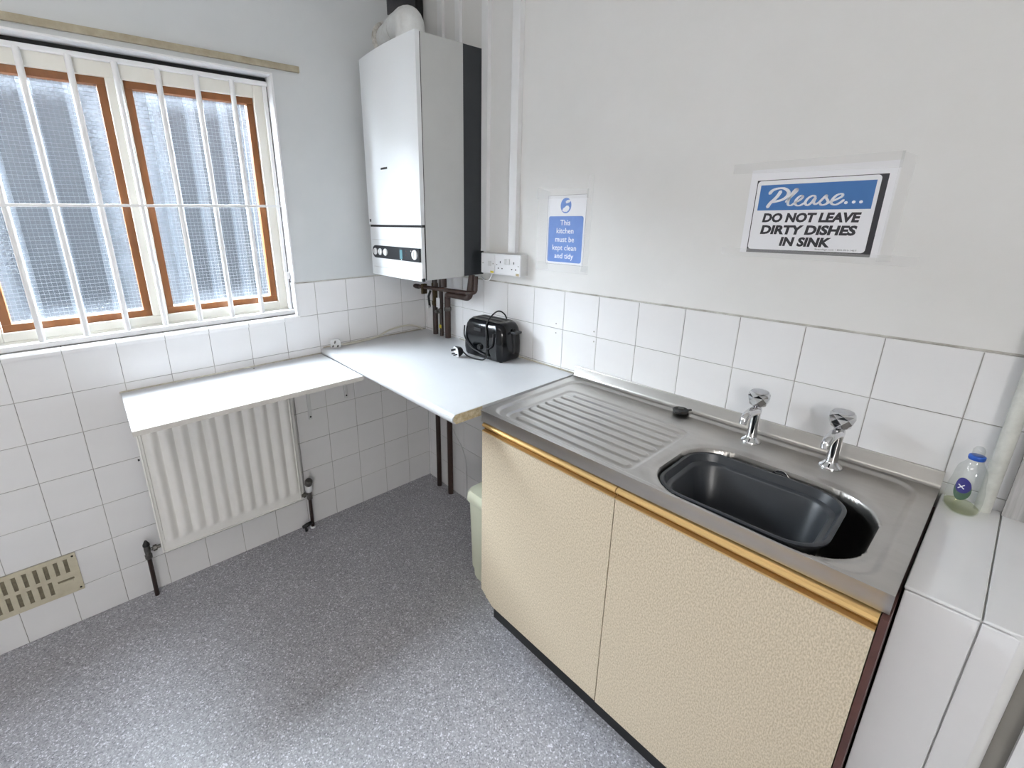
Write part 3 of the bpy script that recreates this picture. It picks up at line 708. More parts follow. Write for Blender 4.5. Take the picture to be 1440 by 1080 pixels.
pipe('copper_riser', [(-0.030, -0.240, 0.0), (-0.030, -0.240, 1.118), (-0.066, -0.300, 1.134), (-0.066, -0.448, 1.134), (-0.050, -0.448, BZ0)], 0.015, 'thick brown copper riser farthest from the corner, bending towards the boiler back', 'copper',
     [('compression_nut', L((-0.030, -0.240, 1.040), [(0.016, 0), (0.018, 0.003), (0.018, 0.016), (0.016, 0.02)], 6), 'pewter')])
pipe('copper_riser', [(-0.030, -0.188, WT), (-0.030, -0.188, BZ0)], 0.0095, 'thinner middle brown pipe with a white tag between the two risers', 'darkpipe',
     [('pipe_tag', B(-0.052, -0.048, -0.202, -0.174, 1.052, 1.100, bevel=0.001), 'whiteplastic'),
      ('sticker', B(-0.0405, -0.0385, -0.196, -0.180, 0.945, 0.962), 'yellow'),
      ('tap_fitting', L((-0.042, -0.195, 1.035), [(0.010, 0), (0.013, 0.004), (0.013, 0.012), (0.008, 0.014), (0.008, 0.03)], 8, '-x'), 'pewter')])
pipe('copper_pipe', [(-0.095, -0.050, 1.151), (-0.090, -0.475, 1.163), (-0.062, -0.486, 1.163), (-0.060, -0.488, BZ0 - 0.002)], 0.0095, 'long horizontal brown copper pipe with an open end under the boiler', 'copper',
     [('end_cap', L((-0.095, -0.060, 1.1513), [(0.012, 0), (0.012, 0.03), (0.010, 0.034)], 10, '-y'), 'darkpipe'),
      ('clip', B(-0.108, -0.080, -0.140, -0.125, 1.120, 1.170, bevel=0.002), 'brass')])
pipe('boiler_tail', [(-0.085, -0.215, 1.165), (-0.085, -0.215, BZ0)], 0.0095, 'short brown pipe tail at the corner side of the boiler underside', 'darkpipe')
pipe('boiler_tail', [(-0.085, -0.285, 1.168), (-0.085, -0.285, BZ0)], 0.0135, 'short thick brown pipe tail at the middle of the boiler underside', 'copper')
tag(obj('boiler_wires', T(catmull([(-0.02, -0.480, 1.232), (-0.03, -0.50, 1.225), (-0.035, -0.525, 1.218), (-0.03, -0.545, 1.226), (-0.02, -0.548, 1.250)], 8), 0.0032, 8), M['whiteplastic'], smooth=True), 'loose white flex hanging below the boiler beside the sockets', 'cable')
tag(obj('wall_flex', T(catmull([(-0.008, -0.20, WT - 0.036), (-0.006, -0.215, 0.6), (-0.006, -0.236, 0.396), (-0.006, -0.310, 0.308), (-0.006, -0.345, 0.229), (-0.006, -0.350, 0.123), (-0.006, -0.352, 0.004)], 8), 0.0032, 8), M['offwhiteplastic'], smooth=True), 'thin grey flex hanging down the tiles beneath the worktop', 'cable')

# ------------------------------------------------------------------ trunking and sockets
for (y0, y1, d, z0, lab) in ((-0.504, -0.470, 0.016, 1.342, 'wide white cable trunking right beside the boiler'), (-0.680, -0.642, 0.020, 1.345, 'wide white cable trunking above the double socket'),
                              (-0.208, -0.178, 0.012, 2.0, 'white trunking strip above the boiler nearest the corner'), (-0.327, -0.299, 0.012, 2.0, 'white trunking strip above the boiler farther from the corner')):
    t = thing('cable_trunking', lab, 'trunking', (PL, (y0 + y1) / 2, z0), 'white cable trunking on the sink wall')
    obj('channel', B(-d + 0.004, PL - 0.0005, y0, y1, z0, H), M['trimwhite'], t)
    obj('channel_lid', B(-d, -d + 0.0039, y0 - 0.001, y1 + 0.001, z0, H, bevel=0.0012), M['trimwhite'], t)

def socket(y0, y1, lab, double):
    z0, z1 = 1.252, 1.338; d = 0.044
    t = thing('wall_socket', lab, 'socket', (PL, (y0 + y1) / 2, z0), None)
    obj('back_box', B(-d + 0.008, PL - 0.0005, y0 + 0.001, y1 - 0.001, z0 + 0.001, z1 - 0.001, bevel=0.002), M['offwhiteplastic'], t)
    obj('face_plate', B(-d, -d + 0.0078, y0, y1, z0, z1, bevel=0.003), M['whiteplastic'], t)
    def pins(yc):
        obj('pin_hole', B(-d - 0.0004, -d + 0.002, yc - 0.002, yc + 0.002, 1.300, 1.309), M['black'], t)
        for s in (-1, 1): obj('pin_hole', B(-d - 0.0004, -d + 0.002, yc + s * 0.011 - 0.0034, yc + s * 0.011 + 0.0034, 1.277, 1.281), M['black'], t)
    c = (y0 + y1) / 2
    if double:
        pins(c + 0.040); pins(c - 0.038)
        for s in (-1, 1):
            obj('switch', B(-d - 0.003, -d, c + s * 0.009 - 0.006, c + s * 0.009 + 0.006, 1.297, 1.320, bevel=0.001), M['offwhiteplastic'], t)
        obj('sticker', B(-d - 0.0004, -d, y0 + 0.004, y0 + 0.022, z0 + 0.003, z0 + 0.013), M['chipboard'], t)
        for y in (y0 + 0.010, y1 - 0.012): obj('screw', L((-d, y, 1.293), [(0.0025, 0), (0.002, 0.0006)], 8, '-x'), M['pewter'], t)
    else:
        obj('switch', B(-d - 0.003, -d, c - 0.022, c - 0.004, 1.285, 1.306, bevel=0.001), M['offwhiteplastic'], t)
        for y in (y0 + 0.010, y1 - 0.012): obj('screw', L((-d, y, 1.295), [(0.0028, 0), (0.002, 0.0006)], 8, '-x'), M['pewter'], t)
        obj('sticker', B(-d - 0.0004, -d, y0 + 0.006, y0 + 0.026, z0 + 0.004, z0 + 0.013), M['yellow'], t)
socket(-0.735, -0.590, 'white double power socket with two pairs of pin holes', True)
socket(-0.5885, -0.503, 'white single fused switch with a yellow sticker beside the double socket', False)

# ------------------------------------------------------------------ notices on the sink wall
def rr(y0, y1, z0, z1, r, n=5): 
    cy, cz = (y0 + y1) / 2, (z0 + z1) / 2
    return [(cy + a, cz + b) for a, b in rrect(abs(y1 - y0) / 2, (z1 - z0) / 2, r, n)]
XP = 0.0036
t = thing('kitchen_notice', 'small blue and white notice reading This kitchen must be kept clean and tidy', 'notice', (XP, -0.91, 1.311))
obj('paper_sheet', flat([rr(-0.999, -0.825, 1.311, 1.558, 0.001)], XP, 0.0005), M['paper'], t)
obj('border_line', flat([rr(-0.9985, -0.9975, 1.311, 1.558, 0.0001, 1), rr(-0.8265, -0.8255, 1.311, 1.558, 0.0001, 1), rr(-0.9985, -0.8255, 1.311, 1.312, 0.0001, 1), rr(-0.9985, -0.8255, 1.557, 1.558, 0.0001, 1)], XP - 0.0005, 0.0001), M['ink'], t)
obj('blue_block', flat([rr(-0.989, -0.832, 1.320, 1.485, 0.008)], XP - 0.0005), M['paperlightblue'], t)
circ = [( -0.909 + 0.024 * math.cos(a * PI / 14), 1.522 + 0.027 * math.sin(a * PI / 14)) for a in range(28)]
obj('hand_wash_symbol', flat([circ], XP - 0.0005), M['paperlightblue'], t)
hand = [(-0.902, 1.500), (-0.893, 1.504), (-0.897, 1.512), (-0.904, 1.516), (-0.912, 1.522), (-0.920, 1.521), (-0.925, 1.514), (-0.922, 1.506), (-0.914, 1.500)]
tap_ = [(-0.910, 1.529), (-0.926, 1.533), (-0.929, 1.538), (-0.924, 1.542), (-0.912, 1.540), (-0.907, 1.535)]
obj('hand_wash_print', flat([hand, tap_], XP - 0.0007), M['paper'], t)
bm = bmesh.new()
for s, z in (('This', 1.4535), ('kitchen', 1.4245), ('must be', 1.394), ('kept clean', 1.364), ('and tidy', 1.334)):
    merge(bm, text_mesh(s, 0.0272, XP - 0.0007, -0.9105, z, bold=0.012, xs=1.0, align='CENTER', th=0.0001))
obj('lettering', bm, M['paper'], t)
# tape round it
def strip(name, poly, lab, depth=XP - 0.0008):
    bm = bmesh.new(); bm.faces.new([bm.verts.new((depth - 0.00015, a, b)) for a, b in poly])
    tag(recentre(obj(name, bm, M['tape'])), lab, 'tape', 'clear tape strips on the sink wall')
strip('tape_strip', [(-1.004, 1.545), (-0.770, 1.548), (-0.772, 1.588), (-1.004, 1.575)], 'clear tape strip along the top of the small kitchen notice')
strip('tape_strip', [(-1.022, 1.283), (-0.775, 1.283), (-0.775, 1.318), (-1.022, 1.313)], 'clear tape strip along the bottom of the small kitchen notice')
strip('tape_strip', [(-0.778, 1.280), (-0.774, 1.590), (-0.835, 1.572), (-0.838, 1.290)], 'clear tape strip down the boiler side of the small kitchen notice', XP - 0.0010)
strip('tape_strip', [(-0.990, 1.292), (-1.019, 1.290), (-1.022, 1.618), (-1.000, 1.622)], 'long clear tape strip down the sink side of the small kitchen notice', XP - 0.0010)

t = thing('sink_sign', 'blue white and black paper sign reading Please do not leave dirty dishes in sink', 'sign', (XP, -1.65, 1.388))
obj('paper_sheet', flat([rr(-1.794, -1.506, 1.388, 1.594, 0.001)], XP, 0.0005), M['paper'], t)
obj('black_border', flat([rr(-1.778, -1.522, 1.3885, 1.568, 0.001)], XP - 0.0005), M['ink'], t)
obj('white_panel', flat([rr(-1.767, -1.524, 1.397, 1.5665, 0.008)], XP - 0.0007), M['paper'], t)
obj('blue_band', flat([rr(-1.760, -1.532, 1.4945, 1.556, 0.0002, 1)], XP - 0.0009), M['paperblue'], t)
bm = bmesh.new()
def fit_text(s, yl, yr, z, h, shear=0.12, bold=0.05):
    b = text_mesh(s, h / 0.70, XP - 0.0009, 0, z, bold=bold, shear=shear, th=0.0001)
    a0 = max(v.co.y for v in b.verts); a1 = min(v.co.y for v in b.verts)
    for v_ in b.verts: v_.co.y = yl + (v_.co.y - a0) / (a1 - a0) * (yr - yl)
    return b
merge(bm, fit_text('DO NOT LEAVE', -1.5475, -1.746, 1.4665, 0.0200))
merge(bm, fit_text('DIRTY DISHES', -1.5475, -1.744, 1.4370, 0.0200))
merge(bm, fit_text('IN SINK', -1.595, -1.700, 1.4085, 0.0200))
merge(bm, fit_text('SmartSign.com • 800-952-1457', -1.672, -1.752, 1.4005, 0.0034, 0, 0.0))
obj('lettering', bm, M['ink'], t)
STROKES = {'P1': [(-1.554, 1.535), (-1.56, 1.543), (-1.572, 1.547), (-1.585, 1.546), (-1.595, 1.538), (-1.594, 1.528), (-1.585, 1.52), (-1.572, 1.516), (-1.562, 1.514)],
 'P2': [(-1.578, 1.54), (-1.573, 1.529), (-1.566, 1.52), (-1.559, 1.512), (-1.554, 1.502)],
 'l': [(-1.593, 1.514), (-1.602, 1.526), (-1.611, 1.537), (-1.613, 1.543), (-1.609, 1.543), (-1.602, 1.531), (-1.598, 1.516), (-1.599, 1.507), (-1.606, 1.506), (-1.613, 1.512)],
 'e': [(-1.612, 1.512), (-1.621, 1.517), (-1.627, 1.524), (-1.624, 1.528), (-1.617, 1.523), (-1.613, 1.514), (-1.616, 1.506), (-1.624, 1.505), (-1.633, 1.511)],
 'a': [(-1.653, 1.524), (-1.647, 1.527), (-1.638, 1.521), (-1.634, 1.511), (-1.639, 1.505), (-1.646, 1.51), (-1.653, 1.522), (-1.651, 1.512), (-1.655, 1.507), (-1.663, 1.512)],
 's': [(-1.662, 1.511), (-1.669, 1.521), (-1.674, 1.527), (-1.674, 1.521), (-1.679, 1.513), (-1.676, 1.507), (-1.668, 1.505), (-1.664, 1.508)],
 't': [(-1.676, 1.507), (-1.684, 1.512)],
 'e2': [(-1.684, 1.512), (-1.696, 1.518), (-1.704, 1.524), (-1.702, 1.529), (-1.693, 1.526), (-1.686, 1.516), (-1.686, 1.508), (-1.694, 1.505), (-1.702, 1.509), (-1.708, 1.515)]}
bm = bmesh.new()
for k, (key, s) in enumerate(STROKES.items()):
    pts = catmull([(0, a, b) for a, b in s], 6)
    n = len(pts); x = XP - 0.00112 - k * 0.000004
    base = 0.0038 if key.startswith('P') else 0.0027
    for i in range(n - 1):
        d = (pts[i + 1] - pts[i])
        if d.length < 1e-7: continue
        d.normalize(); nn = Vector((0, -d.z, d.y))
        def wid(j):
            dd = (pts[min(j + 1, n - 1)] - pts[max(j - 1, 0)]).normalized()
            return base * (0.55 + 0.55 * abs(dd.z)) 
        a = nn * wid(i); b = nn * wid(i + 1)
        q = [bm.verts.new(Vector((x, 0, 0)) + v_) for v_ in (pts[i] + a, pts[i + 1] + b, pts[i + 1] - b, pts[i] - a)]
        f_ = bm.faces.new(q)
    for p in pts[::2]:
        c_ = [bm.verts.new((x - 0.000002, p.y + math.cos(a_ * PI / 5) * base * 0.62, p.z + math.sin(a_ * PI / 5) * base * 0.62)) for a_ in range(10)]
        bm.faces.new(c_)
for y, z in ((-1.713, 1.509), (-1.727, 1.51), (-1.74, 1.51)):
    bm.faces.new([bm.verts.new((XP - 0.00115, y + 0.0034 * math.cos(a * PI / 8), z + 0.0034 * math.sin(a * PI / 8))) for a in range(16)])
obj('script_lettering', bm, M['paper'], t)
strip('tape_strip', [(-1.795, 1.578), (-1.46, 1.588), (-1.46, 1.612), (-1.795, 1.612)], 'clear tape strip along the top of the sink sign')
strip('tape_strip', [(-1.86, 1.372), (-1.46, 1.378), (-1.46, 1.398), (-1.86, 1.394)], 'clear tape strip along the bottom of the sink sign')
strip('tape_strip', [(-1.790, 1.380), (-1.815, 1.380), (-1.815, 1.600), (-1.790, 1.612)], 'clear tape strip down the right hand edge of the sink sign', XP - 0.0010)

# ------------------------------------------------------------------ sink cabinet
cb = thing('sink_cabinet', 'beige flecked two door sink cabinet with gold handle rails and black plinth', 'cabinet', (-0.25, -1.5, 0))
bm = bmesh.new(); box(bm, -0.478, -0.02, -1.985, -1.967, 0.150, 0.856); box(bm, -0.478, -0.02, -1.040, -1.022, 0.150, 0.856); box(bm, -0.478, -0.02, -1.967, -1.040, 0.150, 0.168); box(bm, -0.481, -0.475, -1.967, -1.040, 0.81, 0.856)
obj('carcass', bm, M['chipboard'], cb)
obj('end_panel', B(-0.497, -0.02, -1.9965, -1.9865, 0.0, 0.856), M['redwood'], cb)
d1 = obj('door', prism([(-1.022, 0.830), (-1.503, 0.830), (-1.503, 0.166), (-1.078, 0.166), (-1.022, 0.204)], 'x', -0.482, -0.500), M['door'], cb)
d2 = obj('door', prism([(-1.5055, 0.830), (-1.985, 0.830), (-1.985, 0.164), (-1.5055, 0.164)], 'x', -0.482, -0.500), M['door'], cb)
hp = [(-0.482, 0.830), (-0.482, 0.8575), (-0.494, 0.8575), (-0.500, 0.8555), (-0.503, 0.850), (-0.501, 0.8455), (-0.490, 0.8425), (-0.490, 0.8345), (-0.5025, 0.8335), (-0.5025, 0.830)]
for d, a, b in ((d1, -1.024, -1.503), (d2, -1.5055, -1.985)):
    obj('handle_rail', prism(hp, 'y', a, b), M['gold'], d)
    obj('handle_groove', B(-0.4915, -0.4895, a, b, 0.8347, 0.8423), M['goldin'], d)
obj('plinth', B(-0.415, -0.397, -1.985, -1.000, 0.0, 0.162), M['plinth'], cb)

# ------------------------------------------------------------------ stainless sink
SZT = 0.899
FLc, FRc = Vector((-0.500, -1.016)), Vector((-0.486, -1.9945))
BLc, BRc = Vector((-0.004, -1.003)), Vector((-0.004, -1.9945))
def smooth01(t): t = max(0.0, min(1.0, t)); return t * t * (3 - 2 * t)
def sd_rr(x, y, cx, cy, hx, hy, r):
    qx, qy = abs(x - cx) - hx + r, abs(y - cy) - hy + r
    return math.hypot(max(qx, 0), max(qy, 0)) + min(max(qx, qy), 0) - r
BOWL = (-0.3175, -1.742, 0.1525, 0.196, 0.105)
def sink_h(x, y):
    # outer rim stays up, the deck inside is pressed 5 mm down
    e = sd_rr(x, y, -0.255, -1.500, 0.222, 0.462, 0.05)
    z = SZT - 0.006 * smooth01((0.006 - e) / 0.014)
    # drainer: pressed panel with ribs along y
    dr = sd_rr(x, y, -0.296, -1.295, 0.168, 0.215, 0.03)
    z -= 0.003 * smooth01((0.003 - dr) / 0.010)
    for k in range(8):
        xc = -0.435 + k * 0.040
        yc0 = -1.108 - (0.022 if k in (0, 7) else 0) ; yc1 = -1.485
        yy = max(min(y, yc0), yc1)
        q = math.hypot(x - xc, y - yy)
        z += 0.0034 * smooth01((0.0165 - q) / 0.0060)
    s = sd_rr(x, y, *BOWL)
    # soft lead-in, then the bowl wall
    z -= 0.004 * smooth01((0.020 - s) / 0.020)
    if s < 0: z -= 0.165 * smooth01(min(1, -s / 0.026) ** 0.8)
    return z
def sink_top():
    bm = bmesh.new()
    NU, NV = 300, 160; g = []
    for i in range(NU + 1):
        row = []
        for j in range(NV + 1):
            u, v_ = i / NU, j / NV
            p = (BLc * (1 - u) + BRc * u) * (1 - v_) + (FLc * (1 - u) + FRc * u) * v_
            row.append(bm.verts.new((p.x, p.y, sink_h(p.x, p.y))))
        g.append(row)
    for i in range(NU):
        for j in range(NV): bm.faces.new((g[i][j], g[i][j + 1], g[i + 1][j + 1], g[i + 1][j]))
    bmesh.ops.recalc_face_normals(bm, faces=bm.faces)
    if bm.faces[0].normal.z < 0: bmesh.ops.reverse_faces(bm, faces=bm.faces)
    return bm
sk = thing('kitchen_sink', 'stainless steel sink top with ribbed drainer and single bowl', 'sink', (-0.26, -1.5, 0.857))
obj('sink_top', sink_top(), M['steel'], sk, smooth=True, angle=60)
def lip(a, b, zt=SZT, zb=0.8605, th=0.0015):
    bm = bmesh.new(); d = (b - a).normalized(); nrm = Vector((d.y, -d.x))
    prof = [(-0.0015, 0.0006), (0.0012, 0.0002), (0.0024, -0.0014), (0.0028, -0.004), (0.0028, zb - zt), (0.0008, zb - zt), (0.0008, -0.004), (-0.0015, -0.0012)]
    ra = [bm.verts.new((a.x + nrm.x * p, a.y + nrm.y * p, zt + q)) for p, q in prof]; rb = [bm.verts.new((b.x + nrm.x * p, b.y + nrm.y * p, zt + q)) for p, q in prof]
    n = len(prof)
    for i in range(n): bm.faces.new((ra[i], rb[i], rb[(i + 1) % n], ra[(i + 1) % n]))
    bm.faces.new(ra[::-1]); bm.faces.new(rb); bmesh.ops.recalc_face_normals(bm, faces=bm.faces)
    return bm
obj('front_lip', lip(FRc, FLc), M['steel'], sk, smooth=True, angle=40)
obj('side_lip', lip(FLc, BLc), M['steel'], sk, smooth=True, angle=40)
up = [(-0.020, SZT - 0.001), (-0.014, SZT + 0.002), (-0.010, SZT + 0.008), (-0.008, SZT + 0.036), (-0.007, SZT + 0.038), (-0.0005, SZT + 0.038), (-0.0005, SZT - 0.001)]
obj('upstand', prism(up, 'y', BLc.y, BRc.y), M['steel'], sk, smooth=True, angle=35)
obj('overflow', L((-0.172, -1.742, 0.872), [(0.018, 0), (0.018, 0.003), (0.012, 0.004)], 16, '-x'), M['chrome'], sk, smooth=True, angle=40)
obj('drain', L((-0.325, -1.742, 0.7245), [(0.035, 0), (0.035, 0.004), (0.028, 0.004), (0.024, 0.001)], 20), M['chrome'], sk, smooth=True, angle=40)

# washing-up bowl
ba = thing('washing_up_bowl', 'charcoal plastic washing up bowl sitting inside the sink', 'basin', (-0.312, -1.718, 0.73))
def basin():
    c = (-0.312, -1.719); hx, hy, r = 0.132, 0.165, 0.072
    def rg(k, z, dr=0): return ring_xy(c, hx + k, hy + k, max(r + k * 0.6 + dr, 0.02), z, 0.03, 7)
    zt = 0.880
    rings = [rg(-0.045, 0.734), rg(-0.040, 0.730), rg(-0.034, 0.734), rg(-0.012, zt - 0.030), rg(-0.006, zt - 0.010), rg(0.001, zt - 0.006), rg(0.002, zt - 0.001), rg(-0.001, zt + 0.001), rg(-0.006, zt), rg(-0.008, zt - 0.005),
             rg(-0.013, zt - 0.018), rg(-0.021, zt - 0.020), rg(-0.024, zt - 0.024), rg(-0.040, 0.748), rg(-0.045, 0.740), rg(-0.056, 0.736), rg(-0.10, 0.7355)]
    return loft(rings)
obj('basin_shell', basin(), M['basin'], ba, smooth=True, angle=50)
# plug
pg = thing('sink_plug', 'black rubber sink plug lying on the back of the drainer', 'plug', (-0.040, -1.428, SZT))
obj('plug_disc', L((-0.040, -1.428, SZT - 0.001), [(0.018, 0), (0.021, 0.002), (0.023, 0.009), (0.021, 0.012), (0.012, 0.0125)], 20), M['rubber'], pg, smooth=True, angle=40)
obj('plug_ring', L((-0.040, -1.428, SZT + 0.0112), [(0.008, 0), (0.008, 0.003), (0.004, 0.004)], 12), M['pewter'], pg, smooth=True, angle=40)
obj('plug_tab', T([(-0.030, -1.440, SZT + 0.008), (-0.020, -1.452, SZT + 0.009)], 0.004, 8), M['rubber'], pg, smooth=True)

# taps
def tap(x, y, lab):
    z = SZT - 0.006
    t = thing('sink_tap', lab, 'tap', (x, y, z), 'chrome pillar taps')
    obj('tap_base', L((x, y, z), [(0.024, 0), (0.0245, 0.003), (0.022, 0.006), (0.015, 0.012), (0.013, 0.016)], 24), M['chrome'], t, smooth=True, angle=50)
    obj('tap_body', L((x, y, z + 0.010), [(0.0125, 0), (0.0115, 0.03), (0.0115, 0.070), (0.0125, 0.082), (0.0115, 0.090), (0.009, 0.094)], 20), M['chrome'], t, smooth=True, angle=50)
    sp_ = catmull([(x - 0.001, y, z + 0.090), (x - 0.022, y + 0.003, z + 0.092), (x - 0.042, y + 0.006, z + 0.087), (x - 0.054, y + 0.008, z + 0.077), (x - 0.057, y + 0.008, z + 0.066)], 6)
    n = len(sp_)
    obj('spout', T(sp_, [0.0125 - 0.0025 * min(1, i / n * 1.2) for i in range(n)], 16), M['chrome'], t, smooth=True, angle=50)
    hd = obj('tap_head', L((x, y, z + 0.102), [(0.0105, 0), (0.019, 0.006), (0.0245, 0.018), (0.0255, 0.030), (0.0245, 0.038), (0.0225, 0.0425)], 7, 'z', True), M['chrome'], t)
    obj('head_cap', L((x, y, z + 0.1445), [(0.0200, 0), (0.0200, 0.0012), (0.0185, 0.0018)], 24), M['chromecap'], hd, smooth=True, angle=40)
    obj('spindle', L((x, y, z + 0.096), [(0.0095, 0), (0.0095, 0.010)], 12), M['chrome'], t, smooth=True, angle=50)
tap(-0.070, -1.637, 'chrome pillar tap nearer the draining board')
tap(-0.068, -1.812, 'chrome pillar tap nearer the soap bottle')

# ------------------------------------------------------------------ soap bottle on the ledge
so = thing('soap_bottle', 'nearly empty clear washing up liquid bottle with blue cap on the ledge', 'bottle', (-0.056, -2.030, LZ))
cb_ = (-0.056, -2.030)
def brg(hx, hy, z, r=None, n=5): return ring_xy(cb_, hx, hy, r or min(hx, hy) * 0.9, LZ + z, 0.5, n)
shape = [(0.026, 0.019, 0.001), (0.030, 0.022, 0.006), (0.032, 0.0235, 0.030), (0.031, 0.023, 0.052), (0.027, 0.021, 0.070), (0.026, 0.020, 0.085), (0.023, 0.018, 0.098), (0.015, 0.014, 0.108), (0.0115, 0.0115, 0.114), (0.0115, 0.0115, 0.118)]
obj('bottle_body', loft([brg(*s) for s in shape]), M['bottle'], so, smooth=True, angle=50)
obj('soap_liquid', loft([brg(hx - 0.0015, hy - 0.0015, z) for hx, hy, z in ((0.026, 0.019, 0.0025), (0.030, 0.022, 0.007), (0.0308, 0.0226, 0.015))]), M['soap'], so, smooth=True, angle=50)
obj('cap_ring', L((cb_[0], cb_[1], LZ + 0.118), [(0.0118, 0), (0.0125, 0.002), (0.0125, 0.008), (0.011, 0.0095)], 20), M['capblue'], so, smooth=True, angle=50)
obj('cap_nozzle', L((cb_[0], cb_[1], LZ + 0.1275), [(0.009, 0), (0.009, 0.012), (0.006, 0.018), (0.004, 0.019)], 16), M['bottle'], so, smooth=True, angle=50)
def label_patch(a0, a1, zc, hz, off, mat, name, parent):
    bm = bmesh.new(); n = 8; m = 8
    cols_ = []
    def shp(z):
        for p, q in zip(shape[:-1], shape[1:]):
            if p[2] <= z <= q[2]:
                t_ = (z - p[2]) / (q[2] - p[2]); return p[0] + (q[0] - p[0]) * t_, p[1] + (q[1] - p[1]) * t_
        return shape[0][:2]
    vs_ = [[None] * (m + 1) for _ in range(n + 1)]
    for i in range(n + 1):
        for j in range(m + 1):
            u, v_ = i / n * 2 - 1, j / m * 2 - 1
            # square to disc
            x_, y_ = u * math.sqrt(1 - v_ * v_ / 2), v_ * math.sqrt(1 - u * u / 2)
            a = (a0 + a1) / 2 + x_ * (a1 - a0) / 2; z = zc + y_ * hz
            hx, hy = shp(z); ca, sa = math.cos(a), math.sin(a)
            ex = 2.4; r_ = (abs(ca / (hx + off)) ** ex + abs(sa / (hy + off)) ** ex) ** (-1 / ex)
            lx, ly = r_ * ca, r_ * sa
            vs_[i][j] = bm.verts.new((cb_[0] + lx * math.cos(.5) - ly * math.sin(.5), cb_[1] + lx * math.sin(.5) + ly * math.cos(.5), LZ + z))
    for i in range(n):
        for j in range(m): bm.faces.new((vs_[i][j], vs_[i + 1][j], vs_[i + 1][j + 1], vs_[i][j + 1]))
    bmesh.ops.recalc_face_normals(bm, faces=bm.faces)
    return obj(name, bm, M[mat], parent, smooth=True)
lm_ = bmesh.new()
for q_ in (((-0.0925, -2.0185, LZ + 0.062), (-0.0895, -2.0265, LZ + 0.070)), ((-0.0905, -2.0180, LZ + 0.070), (-0.0915, -2.0270, LZ + 0.062))): tube(lm_, q_, 0.0009, 6)
obj('label_print', lm_, M['labelwhite'], so)
lb = label_patch(1.9, 2.9, 0.058, 0.024, 0.0012, 'labelgreen', 'label', so)
label_patch(1.95, 2.85, 0.066, 0.016, 0.0019, 'labelpurple', 'label_oval', lb)

# ------------------------------------------------------------------ bin
bn = thing('pedal_bin', 'cream plastic lidded bin half hidden behind the sink cabinet', 'bin', (-0.24, -0.885, 0))
cbn = (-0.235, -0.890)
obj('bin_body', loft([ring_xy(cbn, 0.100, 0.105, 0.03, 0.0), ring_xy(cbn, 0.104, 0.109, 0.03, 0.012), ring_xy(cbn, 0.106, 0.111, 0.03, 0.06), ring_xy(cbn, 0.112, 0.114, 0.03, 0.06), ring_xy(cbn, 0.124, 0.117, 0.03, 0.395)]), M['creamplastic'], bn, smooth=True, angle=40)
obj('bin_lid', loft([ring_xy(cbn, 0.134, 0.121, 0.032, 0.388), ring_xy(cbn, 0.136, 0.121, 0.034, 0.392), ring_xy(cbn, 0.134, 0.119, 0.032, 0.420), ring_xy(cbn, 0.126, 0.112, 0.03, 0.434), ring_xy(cbn, 0.09, 0.08, 0.03, 0.440)]), M['creamplastic'], bn, smooth=True, angle=40)

# ------------------------------------------------------------------ toaster
to = thing('toaster', 'glossy black two slot toaster with its black lead wrapped round it', 'toaster', (-0.078, -0.610, WT))
ctt = (-0.076, -0.612); TR = 0.06
def trg(hx, hy, z, r): return ring_xy(ctt, hx, hy, r, WT + z, TR, 8)
obj('body', loft([trg(0.060, 0.112, 0.004, 0.03), trg(0.064, 0.118, 0.010, 0.034), trg(0.068, 0.123, 0.035, 0.040), trg(0.0685, 0.123, 0.075, 0.042), trg(0.066, 0.120, 0.115, 0.042), trg(0.062, 0.115, 0.140, 0.042), trg(0.055, 0.107, 0.155, 0.040), trg(0.047, 0.099, 0.1615, 0.036), trg(0.040, 0.092, 0.163, 0.03)]), M['blackplastic'], to, smooth=True, angle=50)
def tloc(lx, ly, z):
    return Vector((ctt[0] + lx * math.cos(TR) - ly * math.sin(TR), ctt[1] + lx * math.sin(TR) + ly * math.cos(TR), WT + z))
def tbox(x0, x1, y0, y1, z0, z1, bev=0.0):
    b = B(x0, x1, y0, y1, z0, z1, bevel=bev)
    for v_ in b.verts: v_.co = tloc(v_.co.x, v_.co.y, v_.co.z)
    return b
tp = obj('top_plate', loft([trg(0.041, 0.090, 0.1625, 0.02), trg(0.041, 0.090, 0.1645, 0.02), trg(0.038, 0.087, 0.166, 0.02)]), M['pewter'], to, smooth=True, angle=40)
for s in (-1, 1): obj('slot', tbox(s * 0.018 - 0.010, s * 0.018 + 0.010, -0.072, 0.072, 0.1655, 0.1668), M['black'], tp)
for s in (-1, 1):
    for q in (-1, 1): obj('foot', L(tloc(s * 0.045, q * 0.095, 0), [(0.008, 0), (0.008, 0.008)], 10), M['rubber'], to)
lv = obj('lever_track', tbox(-0.006, 0.006, -0.1265, -0.118, 0.035, 0.140, 0.002), M['blackmatt'], to)
obj('lever', tbox(-0.022, 0.022, -0.148, -0.122, 0.122, 0.132, 0.004), M['blackmatt'], lv)
kb = obj('knob', L(tloc(-0.067, 0.004, 0.052), [(0.0125, 0), (0.0125, 0.008), (0.010, 0.012)], 18, '-x'), M['blackmatt'], to, smooth=True, angle=40)
obj('logo_plate', tbox(-0.0672, -0.0655, 0.005, 0.045, 0.118, 0.131), M['blackmatt'], to)
